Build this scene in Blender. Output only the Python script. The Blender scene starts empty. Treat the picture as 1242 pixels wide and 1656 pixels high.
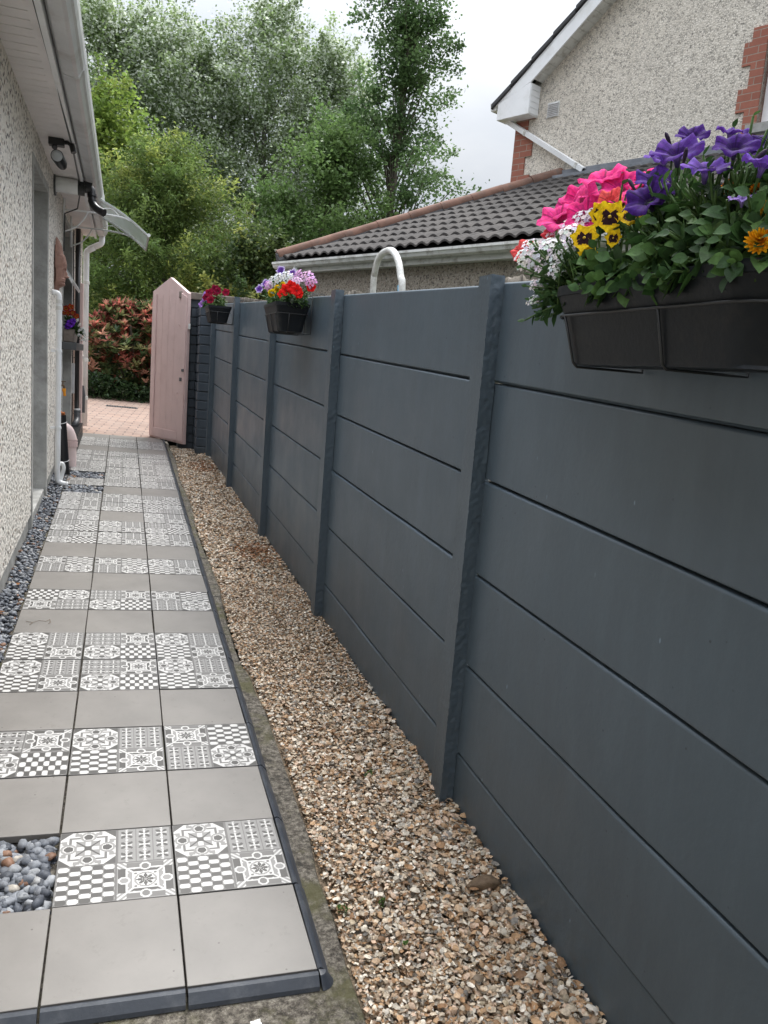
import bpy, bmesh, math, random
import numpy as np
from mathutils import Vector, Matrix

R = random.Random(7)
NR = np.random.default_rng(11)
PI = math.pi
S = bpy.context.scene
C = S.collection

# ------------------------------------------------------------ camera
EYE = 1.4322
cam_d = bpy.data.cameras.new('camera')
cam = bpy.data.objects.new('camera', cam_d); C.objects.link(cam)
cam_d.sensor_fit = 'VERTICAL'; cam_d.sensor_height = 36.0; cam_d.lens = 36.0 * 1284 / 1656
cam_d.clip_start = 0.05; cam_d.clip_end = 2000
_W = ((0.94886036, 0.02176905, 0.31494464), (-0.30563739, -0.18647641, 0.93370891), (0.07905571, -0.98221823, -0.17028664))
cam.matrix_world = Matrix(((_W[0][0], -_W[0][1], -_W[0][2], 0), (_W[1][0], -_W[1][1], -_W[1][2], 0),
                           (_W[2][0], -_W[2][1], -_W[2][2], EYE), (0, 0, 0, 1)))
S.camera = cam

# ------------------------------------------------------------ sky: pale overcast over a desaturated daylight sky
SUN_EL, SUN_AZ = math.radians(60), math.radians(28)      # azimuth from +Y towards +X
w = bpy.data.worlds.new('World'); S.world = w; w.use_nodes = True
nt = w.node_tree; nt.nodes.clear()
def wn(t, **k):
    n = nt.nodes.new(t)
    for a, b in k.items(): setattr(n, a, b)
    return n
sky = wn('ShaderNodeTexSky', sky_type='NISHITA', sun_disc=False, sun_elevation=SUN_EL, sun_rotation=SUN_AZ)
hs = wn('ShaderNodeHueSaturation'); hs.inputs['Saturation'].default_value = 0.25; hs.inputs['Value'].default_value = 0.55
nt.links.new(sky.outputs[0], hs.inputs['Color'])
tc = wn('ShaderNodeTexCoord'); mp = wn('ShaderNodeMapping'); mp.inputs['Scale'].default_value = (1, 1, 3.0)
nz = wn('ShaderNodeTexNoise'); nz.inputs['Scale'].default_value = 3.0; nz.inputs['Detail'].default_value = 6; nz.inputs['Roughness'].default_value = 0.5
cr = wn('ShaderNodeValToRGB')
cr.color_ramp.elements[0].position = 0.32; cr.color_ramp.elements[0].color = (2.45, 2.68, 3.05, 1)
cr.color_ramp.elements[1].position = 0.68; cr.color_ramp.elements[1].color = (3.55, 3.65, 3.80, 1)
nt.links.new(tc.outputs['Generated'], mp.inputs[0]); nt.links.new(mp.outputs[0], nz.inputs['Vector']); nt.links.new(nz.outputs['Fac'], cr.inputs[0])
mx = wn('ShaderNodeMix', data_type='RGBA'); mx.inputs[0].default_value = 0.85
nt.links.new(hs.outputs[0], mx.inputs[6]); nt.links.new(cr.outputs[0], mx.inputs[7])
# an overcast sky is about three times as bright overhead as at the horizon
sx = wn('ShaderNodeSeparateXYZ'); nt.links.new(tc.outputs['Generated'], sx.inputs[0])
sq = wn('ShaderNodeMath', operation='POWER', use_clamp=True); sq.inputs[1].default_value = 2.0; nt.links.new(sx.outputs[2], sq.inputs[0])
mr = wn('ShaderNodeMapRange'); mr.inputs['From Min'].default_value = 0.0; mr.inputs['From Max'].default_value = 1.0
mr.inputs['To Min'].default_value = 0.63; mr.inputs['To Max'].default_value = 4.9
nt.links.new(sq.outputs[0], mr.inputs['Value'])
vm = wn('ShaderNodeVectorMath', operation='SCALE'); nt.links.new(mx.outputs[2], vm.inputs[0]); nt.links.new(mr.outputs[0], vm.inputs['Scale'])
bg = wn('ShaderNodeBackground'); bg.inputs[1].default_value = 0.10
ow = wn('ShaderNodeOutputWorld'); nt.links.new(vm.outputs[0], bg.inputs[0]); nt.links.new(bg.outputs[0], ow.inputs[0])

sd = bpy.data.lights.new('sun', 'SUN'); sd.energy = 1.5; sd.angle = math.radians(30); sd.color = (1.0, 0.97, 0.92)
so = bpy.data.objects.new('sun', sd); C.objects.link(so)
_d = Vector((math.sin(SUN_AZ) * math.cos(SUN_EL), math.cos(SUN_AZ) * math.cos(SUN_EL), math.sin(SUN_EL)))
so.rotation_euler = _d.to_track_quat('Z', 'Y').to_euler()

S.view_settings.view_transform = 'Standard'; S.view_settings.look = 'None'
S.view_settings.exposure = 1.46; S.view_settings.gamma = 1.0
S.render.engine = 'CYCLES'
S.cycles.max_bounces = 8; S.cycles.diffuse_bounces = 6; S.cycles.transparent_max_bounces = 12

# ------------------------------------------------------------ shared geometry facts (metres)
GX, GY = -0.0299, 0.0469
def gz(x, y): return GX * x + GY * y
def fx(y): return 1.10 - 0.0185 * y          # painted face of the fence at distance y

# ------------------------------------------------------------ helpers: objects
def link(o):
    C.objects.link(o); return o
def thing(name, label, cat, loc=(0, 0, 0), group=None, rot=None):
    o = bpy.data.objects.new(name, None); link(o); o.empty_display_size = 0.05
    o.location = loc
    if rot: o.rotation_euler = rot
    o['label'] = label; o['category'] = cat
    if group: o['group'] = group
    return o
def tag(o, label, cat, group=None):
    o['label'] = label; o['category'] = cat
    if group: o['group'] = group
    return o
def setting(o, kind='structure', label=None, cat=None):
    o['kind'] = kind
    if label: o['label'] = label
    if cat: o['category'] = cat
    return o
def wmat(p):                                  # world matrix of a parent chain, without a depsgraph update
    m = p.matrix_basis.copy()
    return wmat(p.parent) @ p.matrix_parent_inverse @ m if p.parent else m
def place(o, parent):
    """parent o, whose geometry is given in world coordinates"""
    if parent is not None:
        o.parent = parent
        o.matrix_parent_inverse = wmat(parent).inverted()
    return o

class MB:
    def __init__(s): s.v = []; s.f = []; s.c = []; s.col = (1, 1, 1)
    def add(s, vs, fs, col=None):
        b = len(s.v); s.v += [tuple(map(float, p)) for p in vs]
        s.f += [tuple(b + i for i in f) for f in fs]; s.c += [col or s.col] * len(fs); return s
    def box(s, x0, x1, y0, y1, z0, z1, col=None):
        vs = [(x, y, z) for z in (z0, z1) for y in (y0, y1) for x in (x0, x1)]
        return s.add(vs, [(0, 2, 3, 1), (4, 5, 7, 6), (0, 1, 5, 4), (2, 6, 7, 3), (0, 4, 6, 2), (1, 3, 7, 5)], col)
    def sbox(s, x0, x1, y0, y1, h0, h1, col=None):   # box whose heights follow the sloping ground
        vs = [(x, y, h + gz(x, y)) for h in (h0, h1) for y in (y0, y1) for x in (x0, x1)]
        return s.add(vs, [(0, 2, 3, 1), (4, 5, 7, 6), (0, 1, 5, 4), (2, 6, 7, 3), (0, 4, 6, 2), (1, 3, 7, 5)], col)
    def prism(s, pts, vec, col=None):
        n = len(pts); vec = Vector(vec); a = [Vector(p) for p in pts]
        vs = a + [p + vec for p in a]
        nrm = Vector((0, 0, 0))
        for i in range(n): nrm += a[i].cross(a[(i + 1) % n])
        fs = [tuple(range(n))[::-1], tuple(range(n, 2 * n))] + [(i, (i + 1) % n, n + (i + 1) % n, n + i) for i in range(n)]
        if nrm.dot(vec) < 0: fs = [f[::-1] for f in fs]
        return s.add(vs, fs, col)
    def tube(s, path, r, seg=14, col=None, cap=True):
        P = [Vector(p) for p in path]; n = len(P)
        rr = r if isinstance(r, (list, tuple)) else [r] * n
        t0 = (P[1] - P[0]).normalized()
        u = t0.orthogonal().normalized(); rings = []
        for i in range(n):
            t = ((P[min(i + 1, n - 1)] - P[i]).normalized() + (P[i] - P[max(i - 1, 0)]).normalized())
            if t.length < 1e-6: t = t0
            t.normalize(); u = (u - t * u.dot(t)).normalized(); v = t.cross(u)
            rings.append([P[i] + (u * math.cos(2 * PI * k / seg) + v * math.sin(2 * PI * k / seg)) * rr[i] for k in range(seg)])
        fs = []
        for i in range(n - 1):
            for k in range(seg):
                a = i * seg + k; b = i * seg + (k + 1) % seg
                fs.append((a, b, b + seg, a + seg))
        if cap: fs += [tuple(range(seg))[::-1], tuple(range((n - 1) * seg, n * seg))]
        return s.add([p for r_ in rings for p in r_], fs, col)
    def build(s, name, m, parent=None, smooth=False, bevel=0, col=False, auto=None):
        me = bpy.data.meshes.new(name); me.from_pydata(s.v, [], s.f); me.update()
        if col:
            at = me.attributes.new('Col', 'FLOAT_COLOR', 'CORNER')
            fl = []
            for f, c in zip(s.f, s.c): fl += [c[0], c[1], c[2], 1.0] * len(f)
            at.data.foreach_set('color', fl)
        if smooth: me.polygons.foreach_set('use_smooth', [True] * len(me.polygons))
        o = bpy.data.objects.new(name, me); link(o); me.materials.append(m)
        if bevel:
            b = o.modifiers.new('bevel', 'BEVEL'); b.width = bevel; b.segments = 2; b.limit_method = 'ANGLE'; b.angle_limit = math.radians(35)
        if auto:
            md = o.modifiers.new('edges', 'EDGE_SPLIT'); md.split_angle = math.radians(auto)
        place(o, parent); return o

def np_mesh(name, V, F, cols, m, parent=None, smooth=False):
    """V (n,3), F (m,k) all faces k-gons, cols (m,3) per face"""
    me = bpy.data.meshes.new(name); n, k = F.shape
    me.vertices.add(len(V)); me.vertices.foreach_set('co', V.astype(np.float32).ravel())
    me.loops.add(n * k); me.loops.foreach_set('vertex_index', F.astype(np.int32).ravel())
    me.polygons.add(n); me.polygons.foreach_set('loop_start', np.arange(0, n * k, k, dtype=np.int32))
    try: me.polygons.foreach_set('loop_total', np.full(n, k, dtype=np.int32))
    except Exception: pass
    if smooth: me.polygons.foreach_set('use_smooth', np.ones(n, dtype=bool))
    me.update(calc_edges=True)
    at = me.attributes.new('Col', 'FLOAT_COLOR', 'CORNER')
    cc = np.ones((n, k, 4), np.float32); cc[:, :, :3] = cols[:, None, :]
    at.data.foreach_set('color', cc.ravel())
    o = bpy.data.objects.new(name, me); link(o); me.materials.append(m)
    place(o, parent); return o

def rand_rot(n, tilt=PI, rng=NR):
    """n random rotation matrices; tilt limits how far z leans"""
    a = rng.uniform(0, 2 * PI, n); b = rng.uniform(0, 2 * PI, n); t = rng.uniform(-1, 1, n) * tilt
    ca, sa = np.cos(a), np.sin(a)
    ax = np.stack([np.cos(b), np.sin(b), np.zeros(n)], 1)
    K = np.zeros((n, 3, 3)); K[:, 0, 2] = ax[:, 1]; K[:, 1, 2] = -ax[:, 0]; K[:, 2, 0] = -ax[:, 1]; K[:, 2, 1] = ax[:, 0]
    I = np.eye(3)[None]; T = I + np.sin(t)[:, None, None] * K + (1 - np.cos(t))[:, None, None] * (K @ K)
    Z = np.zeros((n, 3, 3)); Z[:, 0, 0] = ca; Z[:, 0, 1] = -sa; Z[:, 1, 0] = sa; Z[:, 1, 1] = ca; Z[:, 2, 2] = 1
    return T @ Z
def scatter(TV, TF, pos, rot, scl):
    """copies of template (TV, TF); scl (n,) or (n,3)"""
    n = len(pos); scl = scl[:, None] * np.ones(3) if scl.ndim == 1 else scl
    V = np.einsum('nij,nkj->nki', rot, TV[None] * scl[:, None, :]) + pos[:, None, :]
    F = TF[None] + (np.arange(n) * len(TV))[:, None, None]
    return V.reshape(-1, 3), F.reshape(-1, TF.shape[1])

# ------------------------------------------------------------ helpers: materials
def new_mat(name):
    m = bpy.data.materials.new(name); m.use_nodes = True
    t = m.node_tree; b = t.nodes['Principled BSDF']; return m, t, b
def nd(t, typ, **k):
    n = t.nodes.new(typ)
    for a, v in k.items():
        if a[0] == '_': n.inputs[a[1:].replace('_', ' ')].default_value = v
        else: setattr(n, a, v)
    return n
def ramp(t, src, stops, interp='LINEAR'):
    r = nd(t, 'ShaderNodeValToRGB'); r.color_ramp.interpolation = interp
    e = r.color_ramp.elements
    while len(e) < len(stops): e.new(0.5)
    for i, (p, c) in enumerate(stops):
        e[i].position = p; e[i].color = (*c, 1) if len(c) == 3 else c
    t.links.new(src, r.inputs[0]); return r.outputs[0]
def coord(t, scale=(1, 1, 1), kind='Object'):
    tcn = nd(t, 'ShaderNodeTexCoord'); mpn = nd(t, 'ShaderNodeMapping'); mpn.inputs['Scale'].default_value = scale
    t.links.new(tcn.outputs[kind], mpn.inputs[0]); return mpn.outputs[0]
def noise(t, vec, scale, detail=4, rough=0.55):
    n = nd(t, 'ShaderNodeTexNoise'); n.inputs['Scale'].default_value = scale; n.inputs['Detail'].default_value = detail
    n.inputs['Roughness'].default_value = rough; t.links.new(vec, n.inputs['Vector']); return n.outputs['Fac']
def vor(t, vec, scale, feature='F1', out='Distance', rnd=1.0):
    n = nd(t, 'ShaderNodeTexVoronoi', feature=feature); n.inputs['Scale'].default_value = scale; n.inputs['Randomness'].default_value = rnd
    t.links.new(vec, n.inputs['Vector']); return n.outputs[out]
def mixc(t, fac, a, b, mode='MIX'):
    n = nd(t, 'ShaderNodeMix', data_type='RGBA', blend_type=mode)
    for sock, v in ((n.inputs[0], fac), (n.inputs[6], a), (n.inputs[7], b)):
        if hasattr(v, 'links') or hasattr(v, 'is_output'): t.links.new(v, sock)
        else: sock.default_value = v if isinstance(v, (int, float)) else ((*v, 1) if len(v) == 3 else v)
    return n.outputs[2]
def bump(t, b, h, strength=0.3, dist=0.01):
    n = nd(t, 'ShaderNodeBump'); n.inputs['Strength'].default_value = strength; n.inputs['Distance'].default_value = dist
    t.links.new(h, n.inputs['Height'])
    if b.inputs['Normal'].links: t.links.new(b.inputs['Normal'].links[0].from_socket, n.inputs['Normal'])
    t.links.new(n.outputs[0], b.inputs['Normal'])

def plain(name, c, rough=0.5, var=0.12, scale=12, bmp=0.0, dirt=None, metal=0.0, dscale=6):
    m, t, b = new_mat(name); v = coord(t, kind='Object')
    n = noise(t, v, scale, 5)
    lo = tuple(x * (1 - var) for x in c); hi = tuple(min(1, x * (1 + var)) for x in c)
    col = ramp(t, n, [(0.3, lo), (0.7, hi)])
    if dirt:
        d = noise(t, v, dscale, 8, 0.7); msk = ramp(t, d, [(0.5, (0, 0, 0)), (0.72, (1, 1, 1))])
        col = mixc(t, msk, col, dirt)
    t.links.new(col, b.inputs['Base Color']); b.inputs['Roughness'].default_value = rough; b.inputs['Metallic'].default_value = metal
    if bmp: bump(t, b, noise(t, v, scale * 6, 5), bmp, 0.004)
    return m

def vcol(name, rough=0.5, trans=0.0, var=0.15, scale=40, spec=0.5, bmp=0):
    m, t, b = new_mat(name)
    a = nd(t, 'ShaderNodeAttribute', attribute_name='Col'); col = a.outputs['Color']
    if var:
        n = noise(t, coord(t), scale, 3); f = ramp(t, n, [(0.3, (1 - var,) * 3), (0.7, (1 + var,) * 3)]); col = mixc(t, 1.0, col, f, 'MULTIPLY')
    t.links.new(col, b.inputs['Base Color']); b.inputs['Roughness'].default_value = rough; b.inputs['Specular IOR Level'].default_value = spec
    if bmp: bump(t, b, noise(t, coord(t), scale * 4, 3), bmp, 0.002)
    if trans:
        out = t.nodes['Material Output']; tr = nd(t, 'ShaderNodeBsdfTranslucent'); t.links.new(col, tr.inputs[0])
        ms = nd(t, 'ShaderNodeMixShader'); ms.inputs[0].default_value = trans
        t.links.new(b.outputs[0], ms.inputs[1]); t.links.new(tr.outputs[0], ms.inputs[2]); t.links.new(ms.outputs[0], out.inputs[0])
    return m

def pebbledash(name, base, chips, sc, bstr=0.6, dens=(0.30, 0.36), gapc=0.42):
    """white or cream render with stone chips thrown into it"""
    m, t, b = new_mat(name); v = coord(t)
    nz_ = nd(t, 'ShaderNodeTexNoise'); nz_.inputs['Scale'].default_value = sc * 0.8; t.links.new(v, nz_.inputs['Vector'])
    vv = nd(t, 'ShaderNodeVectorMath', operation='MULTIPLY_ADD'); t.links.new(nz_.outputs['Color'], vv.inputs[0])
    vv.inputs[1].default_value = (0.7 / sc,) * 3; t.links.new(v, vv.inputs[2])
    vec = vv.outputs[0]
    cell = nd(t, 'ShaderNodeTexVoronoi'); cell.inputs['Scale'].default_value = sc; t.links.new(vec, cell.inputs['Vector'])
    sep = nd(t, 'ShaderNodeSeparateColor'); t.links.new(cell.outputs['Color'], sep.inputs[0])
    edge = nd(t, 'ShaderNodeTexVoronoi', feature='DISTANCE_TO_EDGE'); edge.inputs['Scale'].default_value = sc; t.links.new(vec, edge.inputs['Vector'])
    chip = ramp(t, sep.outputs[0], chips, 'CONSTANT')
    pick = ramp(t, sep.outputs[1], [(0.0, (1, 1, 1)), (dens[0], (1, 1, 1)), (dens[1], (0, 0, 0))])
    shape = ramp(t, cell.outputs['Distance'], [(0.42, (1, 1, 1)), (0.50, (0, 0, 0))])
    msk = mixc(t, 1.0, pick, shape, 'MULTIPLY')
    big = noise(t, v, 1.1, 4); basec = ramp(t, big, [(0.3, tuple(x * 0.88 for x in base)), (0.7, base)])
    basec = mixc(t, 1.0, basec, ramp(t, sep.outputs[2], [(0.0, (0.80, 0.79, 0.77)), (1.0, (1, 1, 1))]), 'MULTIPLY')
    gap = ramp(t, edge.outputs['Distance'], [(0.05, (1, 1, 1)), (0.15, (0, 0, 0))])
    gap = mixc(t, 1.0, gap, ramp(t, noise(t, v, sc * .6, 2), [(0.42, (.15,) * 3), (0.60, (1, 1, 1))]), 'MULTIPLY')
    basec = mixc(t, gap, basec, tuple(x * gapc for x in base))
    streak = noise(t, coord(t, (2.2, 2.2, .25)), 3, 5, .6); basec = mixc(t, ramp(t, streak, [(0.5, (0, 0, 0)), (0.75, (.3,) * 3)]), basec, tuple(x * .7 for x in base))
    col = mixc(t, msk, basec, chip)
    t.links.new(col, b.inputs['Base Color']); b.inputs['Roughness'].default_value = 0.85
    inv = nd(t, 'ShaderNodeMath', operation='SUBTRACT'); inv.inputs[0].default_value = 1.0; t.links.new(cell.outputs['Distance'], inv.inputs[1])
    bump(t, b, inv.outputs[0], bstr, 0.006); bump(t, b, noise(t, v, sc * 2.5, 3), 0.3, 0.003)
    return m

M = {}
M['dash'] = pebbledash('pebbledash', (0.93, 0.885, 0.81), [(0.0, (0.012, 0.012, 0.014)), (0.35, (0.09, 0.07, 0.055)), (0.6, (0.03, 0.03, 0.032)), (0.8, (0.22, 0.15, 0.10))], 50, 1.0, (0.40, 0.42), 0.72)
M['dash_cream'] = pebbledash('cream_pebbledash', (0.82, 0.755, 0.66), [(0.0, (0.30, 0.27, 0.235)), (0.4, (0.46, 0.42, 0.365)), (0.75, (0.20, 0.185, 0.165))], 44, 0.9, (0.12, 0.14), 0.34)
M['dash_tan'] = pebbledash('tan_pebbledash', (0.50, 0.44, 0.37), [(0.0, (0.20, 0.165, 0.13)), (0.4, (0.30, 0.24, 0.19)), (0.7, (0.12, 0.10, 0.09))], 50, 1.0, (0.3, 0.32), 0.36)
M['concrete'] = plain('concrete', (0.36, 0.355, 0.335), 0.85, 0.22, 9, 0.5, (0.23, 0.225, 0.20))
M['capstone'] = plain('weathered_mortar', (0.15, 0.13, 0.105), 0.9, 0.3, 20, 0.5, (0.07, 0.06, 0.05), 0, 30)
M['white'] = plain('white_plastic', (0.84, 0.85, 0.86), 0.35, 0.04, 5, 0, (0.70, 0.70, 0.68), 0, 3)
M['soffit'] = plain('grey_white_plastic', (0.84, 0.80, 0.79), 0.4, 0.05, 5, 0, (0.72, 0.69, 0.67), 0, 4)
M['gutter'] = plain('grey_gutter', (0.66, 0.66, 0.67), 0.28, 0.10, 3, 0, (0.48, 0.46, 0.45), 0, 5)
M['white_dirty'] = plain('weathered_white_plastic', (0.70, 0.70, 0.67), 0.4, 0.06, 6, 0, (0.36, 0.34, 0.30), 0, 9)
M['black'] = plain('black_plastic', (0.014, 0.014, 0.015), 0.35, 0.2, 10)
M['trough'] = plain('charcoal_plastic', (0.0095, 0.012, 0.0155), 0.42, 0.12, 14, 0.2, (0.020, 0.020, 0.021), 0, 20)
M['trough'].node_tree.nodes['Principled BSDF'].inputs['Specular IOR Level'].default_value = 0.22
M['wire'] = plain('wire', (0.018, 0.019, 0.021), 0.4, 0.1, 10)
M['pink'] = plain('pink_paint', (0.66, 0.49, 0.465), 0.6, 0.04, 4, 0.15, (0.58, 0.42, 0.395), 0, 5)
M['pale_pink'] = plain('pale_pink_paint', (0.78, 0.62, 0.59), 0.45, 0.07, 6)
M['grey_plastic'] = plain('grey_plastic', (0.07, 0.073, 0.078), 0.45, 0.15, 10)
M['terracotta'] = plain('terracotta', (0.30, 0.165, 0.125), 0.7, 0.2, 30, 0.3, (0.30, 0.19, 0.15), 0, 30)
M['orange'] = plain('orange_plastic', (0.85, 0.33, 0.02), 0.4, 0.08, 10)
M['rust'] = plain('orange_fibre', (0.42, 0.13, 0.03), 0.8, 0.4, 60, 0.5)
M['edging'] = plain('slate_grey_plastic', (0.036, 0.042, 0.054), 0.38, 0.1, 20, 0.1, (0.085, 0.09, 0.10), 0, 14)
M['stone'] = plain('brown_stone', (0.15, 0.10, 0.06), 0.8, 0.3, 30, 0.5, (0.08, 0.05, 0.03), 0, 40)
M['wood'] = plain('bark', (0.10, 0.085, 0.065), 0.9, 0.35, 8, 0.6)
M['glass'] = plain('window_glass', (0.05, 0.06, 0.07), 0.08, 0.1, 3)
M['lens'] = plain('lamp_lens', (0.55, 0.57, 0.60), 0.15, 0.05, 20)
M['grit'] = plain('shell_grit', (0.20, 0.15, 0.10), 0.95, 0.7, 160, 0.8)
M['soil'] = plain('soil', (0.03, 0.02, 0.013), 0.95, 0.4, 60, 0.6)
M['timber'] = plain('weathered_timber', (0.20, 0.165, 0.14), 0.8, 0.25, 12, 0.3, (0.12, 0.10, 0.085), 0, 10)

def mat_fence(name, base, rough, bmp, streak=True):
    m, t, b = new_mat(name); v = coord(t)
    big = noise(t, v, 1.6, 5, 0.6); c = ramp(t, big, [(0.3, tuple(x * 0.90 for x in base)), (0.7, tuple(x * 1.10 for x in base))])
    vs = coord(t, (3, 3, 0.5)); st = noise(t, vs, 5, 6, 0.6); c = mixc(t, ramp(t, st, [(0.45, (0, 0, 0)), (0.75, (0.5,) * 3)]), c, tuple(x * 1.30 for x in base))
    sp = vor(t, v, 26); rare = noise(t, v, 7, 2); 
    mk = mixc(t, 1.0, ramp(t, sp, [(0.05, (1, 1, 1)), (0.10, (0, 0, 0))]), ramp(t, rare, [(0.56, (0, 0, 0)), (0.62, (1, 1, 1))]), 'MULTIPLY')
    c = mixc(t, mk, c, tuple(x * 0.45 for x in base))
    # pale scuffs and paint specks
    c = mixc(t, mixc(t, 1.0, ramp(t, vor(t, coord(t, (1, 1, .45)), 17), [(0.035, (1, 1, 1)), (0.06, (0, 0, 0))]), ramp(t, noise(t, v, 5, 2), [(0.52, (0, 0, 0)), (0.6, (1, 1, 1))]), 'MULTIPLY'), c, tuple(min(1, x * 2.6) for x in base))
    # soil splash and green film near the ground line
    g_ = nd(t, 'ShaderNodeVectorMath', operation='DOT_PRODUCT'); g_.inputs[1].default_value = (-GX, -GY, 1.0); t.links.new(coord(t), g_.inputs[0])
    hgt = nd(t, 'ShaderNodeMapRange'); hgt.inputs['From Min'].default_value = 0.0; hgt.inputs['From Max'].default_value = 0.14; hgt.inputs['To Min'].default_value = 1.0; hgt.inputs['To Max'].default_value = 0.0
    t.links.new(g_.outputs['Value'], hgt.inputs['Value'])
    spl = mixc(t, 1.0, hgt.outputs[0], ramp(t, noise(t, v, 24, 8, 0.8), [(0.46, (0, 0, 0)), (0.70, (.7,) * 3)]), 'MULTIPLY')
    c = mixc(t, spl, c, (0.075, 0.075, 0.062))
    t.links.new(c, b.inputs['Base Color'])
    rr = ramp(t, noise(t, v, 4, 5), [(0.3, (rough - 0.06,) * 3), (0.7, (rough + 0.1,) * 3)]); t.links.new(rr, b.inputs['Roughness'])
    bump(t, b, noise(t, v, 60, 5, 0.6), bmp, 0.002); bump(t, b, sp, 0.12, 0.002); bump(t, b, noise(t, v, 9, 3), 0.25, 0.004)
    return m
M['fence'] = mat_fence('grey_masonry_paint', (0.071, 0.096, 0.119), 0.38, 0.3)
M['post'] = mat_fence('grey_post_paint', (0.066, 0.089, 0.110), 0.37, 0.55)
M['block'] = mat_fence('dark_block_paint', (0.044, 0.058, 0.075), 0.45, 0.6)

# plain deck tile: warm grey porcelain, faint marks
m, t, b = new_mat('grey_porcelain'); v = coord(t, kind='Object')
oi = nd(t, 'ShaderNodeObjectInfo'); vs = nd(t, 'ShaderNodeVectorMath', operation='ADD'); t.links.new(v, vs.inputs[0]); t.links.new(oi.outputs['Location'], vs.inputs[1])
c = ramp(t, noise(t, vs.outputs[0], 5, 6, 0.6), [(0.3, (0.150, 0.139, 0.127)), (0.7, (0.192, 0.178, 0.163))])
c = mixc(t, ramp(t, noise(t, vs.outputs[0], 30, 7, 0.78), [(0.57, (0, 0, 0)), (0.74, (0.6,) * 3)]), c, (0.11, 0.098, 0.085))
c = mixc(t, ramp(t, vor(t, vs.outputs[0], 16), [(0.035, (0.8,) * 3), (0.05, (0, 0, 0))]), c, (0.06, 0.05, 0.04))
t.links.new(c, b.inputs['Base Color']); b.inputs['Roughness'].default_value = 0.42; bump(t, b, noise(t, vs.outputs[0], 120, 3), 0.08, 0.001)
M['tile'] = m
m = vcol('printed_porcelain', 0.42, 0, 0.07, 30); M['ptile'] = m
M['petal'] = vcol('petals', 0.8, 0.25, 0.22, 160, 0.12, 0.35)
M['leaf'] = vcol('leaves', 0.6, 0.22, 0.25, 70, 0.28, 0.4)
M['tree_leaf'] = vcol('tree_leaves', 0.5, 0.48, 0.15, 2.0, 0.4)
M['gravel'] = vcol('shells', 0.55, 0, 0.2, 180, 0.4, 0.4)
M['pebble'] = vcol('slate_pebbles', 0.6, 0, 0.25, 90, 0.4, 0.4)

# mossy concrete
m, t, b = new_mat('mossy_concrete'); v = coord(t)
n1 = noise(t, v, 55, 8, 0.85); c = ramp(t, n1, [(0.40, (0.030, 0.025, 0.019)), (0.5, (0.115, 0.10, 0.082)), (0.62, (0.28, 0.255, 0.21))])
c = mixc(t, ramp(t, noise(t, v, 7, 7, 0.7), [(0.48, (0, 0, 0)), (0.62, (0.85,) * 3)]), c, (0.085, 0.080, 0.035))
c = mixc(t, ramp(t, noise(t, v, 13, 8, 0.75), [(0.56, (0, 0, 0)), (0.62, (0.9,) * 3)]), c, (0.030, 0.027, 0.022))
t.links.new(c, b.inputs['Base Color']); b.inputs['Roughness'].default_value = 0.95; bump(t, b, n1, 0.8, 0.006); bump(t, b, noise(t, v, 18, 5), 0.6, 0.012)
M['moss'] = m
# ground soil and grass mix for the far land
m, t, b = new_mat('rough_ground'); v = coord(t)
c = ramp(t, noise(t, v, 0.8, 8, 0.7), [(0.35, (0.035, 0.05, 0.02)), (0.65, (0.075, 0.085, 0.04))]); t.links.new(c, b.inputs['Base Color']); b.inputs['Roughness'].default_value = 1.0
M['land'] = m
# brick pavers
m, t, b = new_mat('clay_pavers'); v = coord(t, (1, 1, 1))
br = nd(t, 'ShaderNodeTexBrick'); br.offset = 0.5
for k, val in (('Scale', 1.0), ('Brick Width', 0.21), ('Row Height', 0.11), ('Mortar Size', 0.009), ('Mortar Smooth', 0.3), ('Bias', 0.0)): br.inputs[k].default_value = val
br.inputs['Color1'].default_value = (0.31, 0.205, 0.155, 1); br.inputs['Color2'].default_value = (0.22, 0.145, 0.112, 1); br.inputs['Mortar'].default_value = (0.09, 0.06, 0.05, 1)
rot = nd(t, 'ShaderNodeMapping'); rot.inputs['Rotation'].default_value = (0, 0, math.radians(6)); t.links.new(v, rot.inputs[0]); t.links.new(rot.outputs[0], br.inputs['Vector'])
c = mixc(t, ramp(t, noise(t, v, 4, 6, 0.7), [(0.4, (0, 0, 0)), (0.7, (0.6,) * 3)]), br.outputs['Color'], (0.28, 0.215, 0.175))
t.links.new(c, b.inputs['Base Color']); b.inputs['Roughness'].default_value = 0.8
iv = nd(t, 'ShaderNodeMath', operation='SUBTRACT'); iv.inputs[0].default_value = 1; t.links.new(br.outputs['Fac'], iv.inputs[1]); bump(t, b, iv.outputs[0], 0.7, 0.006)
M['pavers'] = m
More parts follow.
